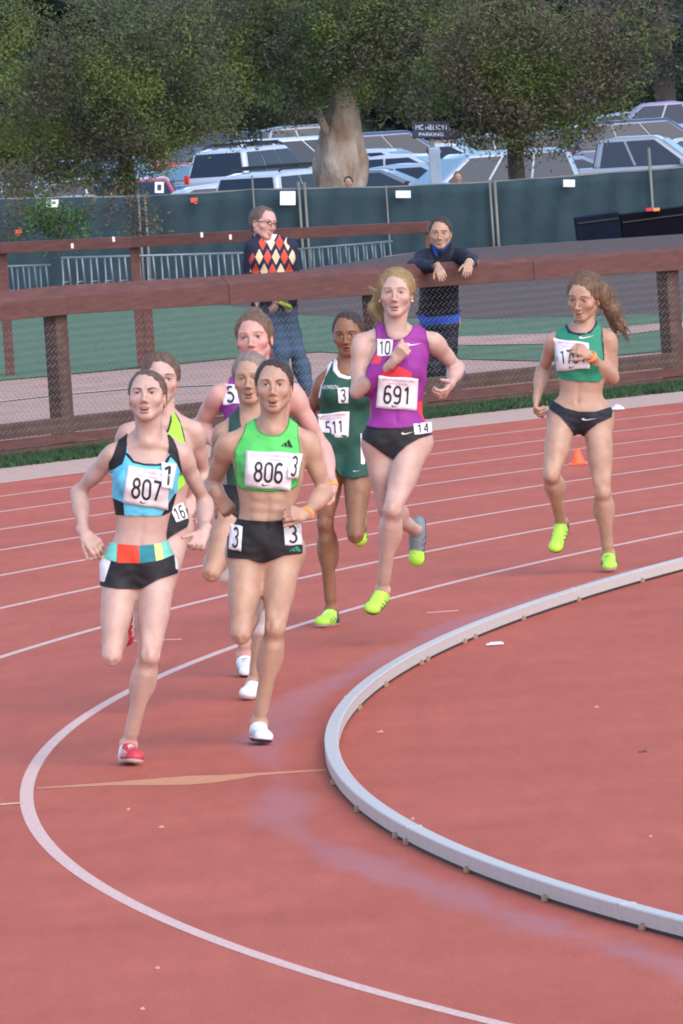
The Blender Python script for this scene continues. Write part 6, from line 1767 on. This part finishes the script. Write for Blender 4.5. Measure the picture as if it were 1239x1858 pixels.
for r_, y in enumerate((437, 454, 468, 484, 498, 513, 528, 543)):
    for c_ in range(-4, 6):
        x = 486 + c_ * 14.5 + (7.25 if r_ % 2 else 0) + .045 * (y - 480)
        if r_ % 2 == 0 or True:
            k = (c_ + (r_ // 2)) % 2
            if r_ % 2 == 0: regs.append((diam(x, y, 7.0, 14.2), 'cream' if k else 'red'))
            else: regs.append((diam(x, y, 7.0, 14.2), 'red' if k else 'cream'))
C_cream = cloth('cream', lin(214, 192, 160)); C_rust = cloth('rust', lin(196, 68, 50)); C_nav2 = cloth('knit_navy', lin(30, 34, 60), .9)
arm_d = [q for q in p.prims if q.g == 'arm']; tor_d = [q for q in p.prims if q.g == 'torso']
def rg(poly):
    def f(V, x, y): return np.minimum(polysd(x, y, poly, 0) / p.s, evalp(arm_d, V) - evalp(tor_d, V) + .0)
    return f
regs = [(rg(a), C_cream if b == 'cream' else C_rust) for i, (a, b) in enumerate(regs) if i % 2 == 0 or True]
fold2 = lambda X, Y, Z: .003 * np.sin(Z * 38 + X * 12) * np.sin(X * 25 - Z * 9)
sel = []
for r_, y in enumerate((440, 466, 492, 518, 544)):      # rows of diamonds, alternating colours, dark lozenges between
    for c_ in range(-3, 5):
        x = 478 + c_ * 15.2 + (7.6 if r_ % 2 else 0) + .05 * (y - 470)
        k = (c_ + (r_ // 2)) % 2
        sel.append((rg(diam(x, y, 7.2, 15.0)), C_cream if k else C_rust))
p.garment('sweater', [(440, 430), (470, 424), (476, 432), (489, 446), (499, 434), (504, 424), (540, 430), (552, 470), (552, 545), (534, 556), (500, 558), (440, 556), (436, 500)], ('torso', 'arm'), C_nav2, iso=.020, mask=.05, noise=fold2, regions=sel, smooth=0)
p.garment('undershirt', [(474, 425), (503, 425), (498, 440), (489, 450), (479, 440)], ('torso', 'neck'), C_white, iso=.010, mask=.03, smooth=0)
p.garment('jeans', [(460, 548), (540, 548), (560, 640), (590, 745), (480, 745), (470, 640)], ('torso', 'leg'), C_jean, iso=.018, mask=.05, noise=fold2, smooth=0)
p.shoe('a', S_dgrey, S_dsole); p.shoe('b', S_dgrey, S_dsole)
for e in (-1, 1):
    mb = MB(); c = H(e * .032, -.002, .104); R_, U_, W_ = p.HM
    rim = [c + R_ * .021 * math.cos(t) + U_ * .013 * math.sin(t) for t in np.linspace(0, 2 * PI, 20)]
    mb.tube(rim, .0026, 5); mb.tube([c + R_ * e * .021 + U_ * .006, H(e * .074, .004, .03), H(e * .078, -.002, -.01)], .0026, 5)
    if e > 0: mb.tube([c - R_ * .021, H(-.011, -.002, .106)], .0026, 5)
    mb.build('eyeglasses', M_browd, p.root)
mb = MB(); c = p.J['Wb'] * .5 + p.J['Hb'] * .5; mb.box(c + CB[1] * .03 + CB[2] * .05, (.05, .012, .012), np.array([nrm(CB[0] - .35 * CB[1]), CB[2], CB[1]])); o = mb.build('wrist_lanyard', C_lime, p.root, bevel=.004)

# ---- man in the dark jacket leaning on the rail
p = Person(76.55, 'short haired man in a dark navy jacket leaning both forearms on the top rail', dict(
    C=(799, 423, -.32), N=(800, 463, -.24), P=(796, 578, .10), Sa=(769, 470, -.22), Sb=(833, 466, -.22), Ea=(751, 485, -.46), Wa=(795, 484, -.80), Ha=(806, 510, -.97),
    Eb=(859, 475, -.48), Wb=(851, 477, -.82), Hb=(846, 503, -.98), La=(782, 590, .10), Lb=(812, 590, .10), Ka=(784, 663, .10), Aa=(788, 738, .12), Ta=(792, 752, -.02),
    Kb=(812, 663, .10), Ab=(806, 738, .12), Tb=(806, 752, -.02)),
    hs=1.08, head=(-4, -3, 0), male=True, w=1.12, am=1.15, lm=1.05, skin=M_skinT, mouth=0, flush=.1, lip=(.92, .74, .72), handa=dict(curl=.45, palm=(0, 0, -1), flip=True), handb=dict(curl=.5, palm=(0, 0, -1), flip=True), z0=0)
p.face(M_browd, open_=.3, teeth=0)
H = p.Hp
p.hair(M_hdark, vol=.985, line=.004)
jx = [ell(at(799, 492, 76.40), (.165, .12, .11), k=.05), ell(at(797, 540, 76.60), (.135, .2, .11), k=.05)]
p.garment('jacket', [(735, 440), (785, 440), (792, 456), (806, 456), (818, 440), (870, 440), (866, 484), (846, 486), (832, 500), (832, 570), (758, 576), (762, 505), (735, 505)], ('torso', 'arm'), C_dark, iso=.022, mask=.06, noise=fold2, smooth=0,
    extra=jx, regions=[([(782, 436), (790, 436), (795, 466), (788, 462)], C_royal), ([(812, 436), (832, 436), (826, 452), (812, 462)], C_dark)],
    cutters=(lambda V: np.minimum(np.linalg.norm(V - p.J['Wa'], axis=1), np.linalg.norm(V - p.J['Wb'], axis=1)) - .055,))
p.garment('shirt', [(786, 440), (818, 440), (812, 470), (803, 482), (794, 470)], ('torso', 'neck'), C_royal, iso=.012, mask=.04, smooth=0)
p.garment('trousers', [(752, 566), (836, 562), (832, 600), (826, 745), (775, 745), (770, 600)], ('torso', 'leg'), C_dark, iso=.028, mask=.07, noise=fold2, smooth=0, regions=[([(740, 574), (850, 564), (850, 584), (740, 594)], C_royal)])
p.band('b', M_alu, name='wristwatch', w=.03, r=.029)
p.shoe('a', S_dgrey, S_sole); p.shoe('b', S_dgrey, S_sole)

# blue kit bag on the path behind the mesh
c = gr(834, 706); mb = MB(); n = 18
for j in range(8):
    pass
vs = []; fs = []
for j in range(9):
    t = -1 + 2 * j / 8; r_ = (1 - abs(t) ** 3.0) ** .5 * .085 + .002
    for k in range(n):
        a = 2 * PI * k / n; vs.append((c[0] + .07 * t * 1.0, c[1] + r_ * 1.1 * math.cos(a), .085 + r_ * math.sin(a) * (1 + .05 * math.sin(3 * a + j))))
for j in range(8):
    for k in range(n): fs.append((j * n + k, j * n + (k + 1) % n, (j + 1) * n + (k + 1) % n, (j + 1) * n + k))
bag = empty('sports_bag', (c[0], c[1], 0), 'small royal blue bag on the path beside the legs of the man in dark jacket', 'bag')
mb.add(vs, fs); mb.build('bag_body', C_royal, bag, smooth=True)
mb = MB(); mb.tube([(c[0] - .04, c[1] - .03, .16), (c[0] - .02, c[1] - .03, .20), (c[0] + .02, c[1] - .03, .20), (c[0] + .04, c[1] - .03, .16)], .008, 6); mb.build('handle', C_dark, bag, smooth=True)
# two people in the parking lot
for (x, y, Z, hm, cl, lab) in ((632, 331, 190, M_hdark, C_navy, 'dark haired person walking in the parking lot in front of the big pale trunk'), (831, 322, 190, M_hlight, C_navy, 'person with light brown hair beside the sloping windscreen in the parking lot')):
    sc = F_PX / Z; d_ = 1.0 * sc
    q = lambda dx, dy, dz=0: (x + dx * sc, y + dy * sc, dz)
    p = Person(Z, lab, dict(C=q(0, 0), N=q(0, .19), P=q(.03, .70), Sa=q(-.17, .24), Sb=q(.19, .24), Ea=q(-.22, .50, .05), Wa=q(-.18, .72, -.1), Ha=q(-.17, .85, -.15), Eb=q(.26, .50, .05), Wb=q(.25, .74, -.1), Hb=q(.25, .86, -.12),
        La=q(-.05, .78), Lb=q(.12, .78), Ka=q(-.05, 1.20), Aa=q(-.03, 1.56, .1), Ta=q(-.03, 1.62, -.06), Kb=q(.15, 1.20), Ab=q(.17, 1.56), Tb=q(.17, 1.62, -.16)),
        male=True, hs=1.0, skin=M_skinT, mouth=0, handa=dict(coarse=True), handb=dict(coarse=True), z0=-1.9)
    p.hair(hm, vol=1.03)
    p.garment('shirt', [(x - .4 * sc, y + .14 * sc), (x + .4 * sc, y + .14 * sc), (x + .4 * sc, y + .82 * sc), (x - .4 * sc, y + .82 * sc)], ('torso', 'arm'), cl, iso=.02, mask=.06, smooth=0)
    p.garment('trousers', [(x - .4 * sc, y + .76 * sc), (x + .5 * sc, y + .76 * sc), (x + .5 * sc, y + 1.56 * sc), (x - .4 * sc, y + 1.56 * sc)], ('torso', 'leg'), C_dark, iso=.02, mask=.06, smooth=0)
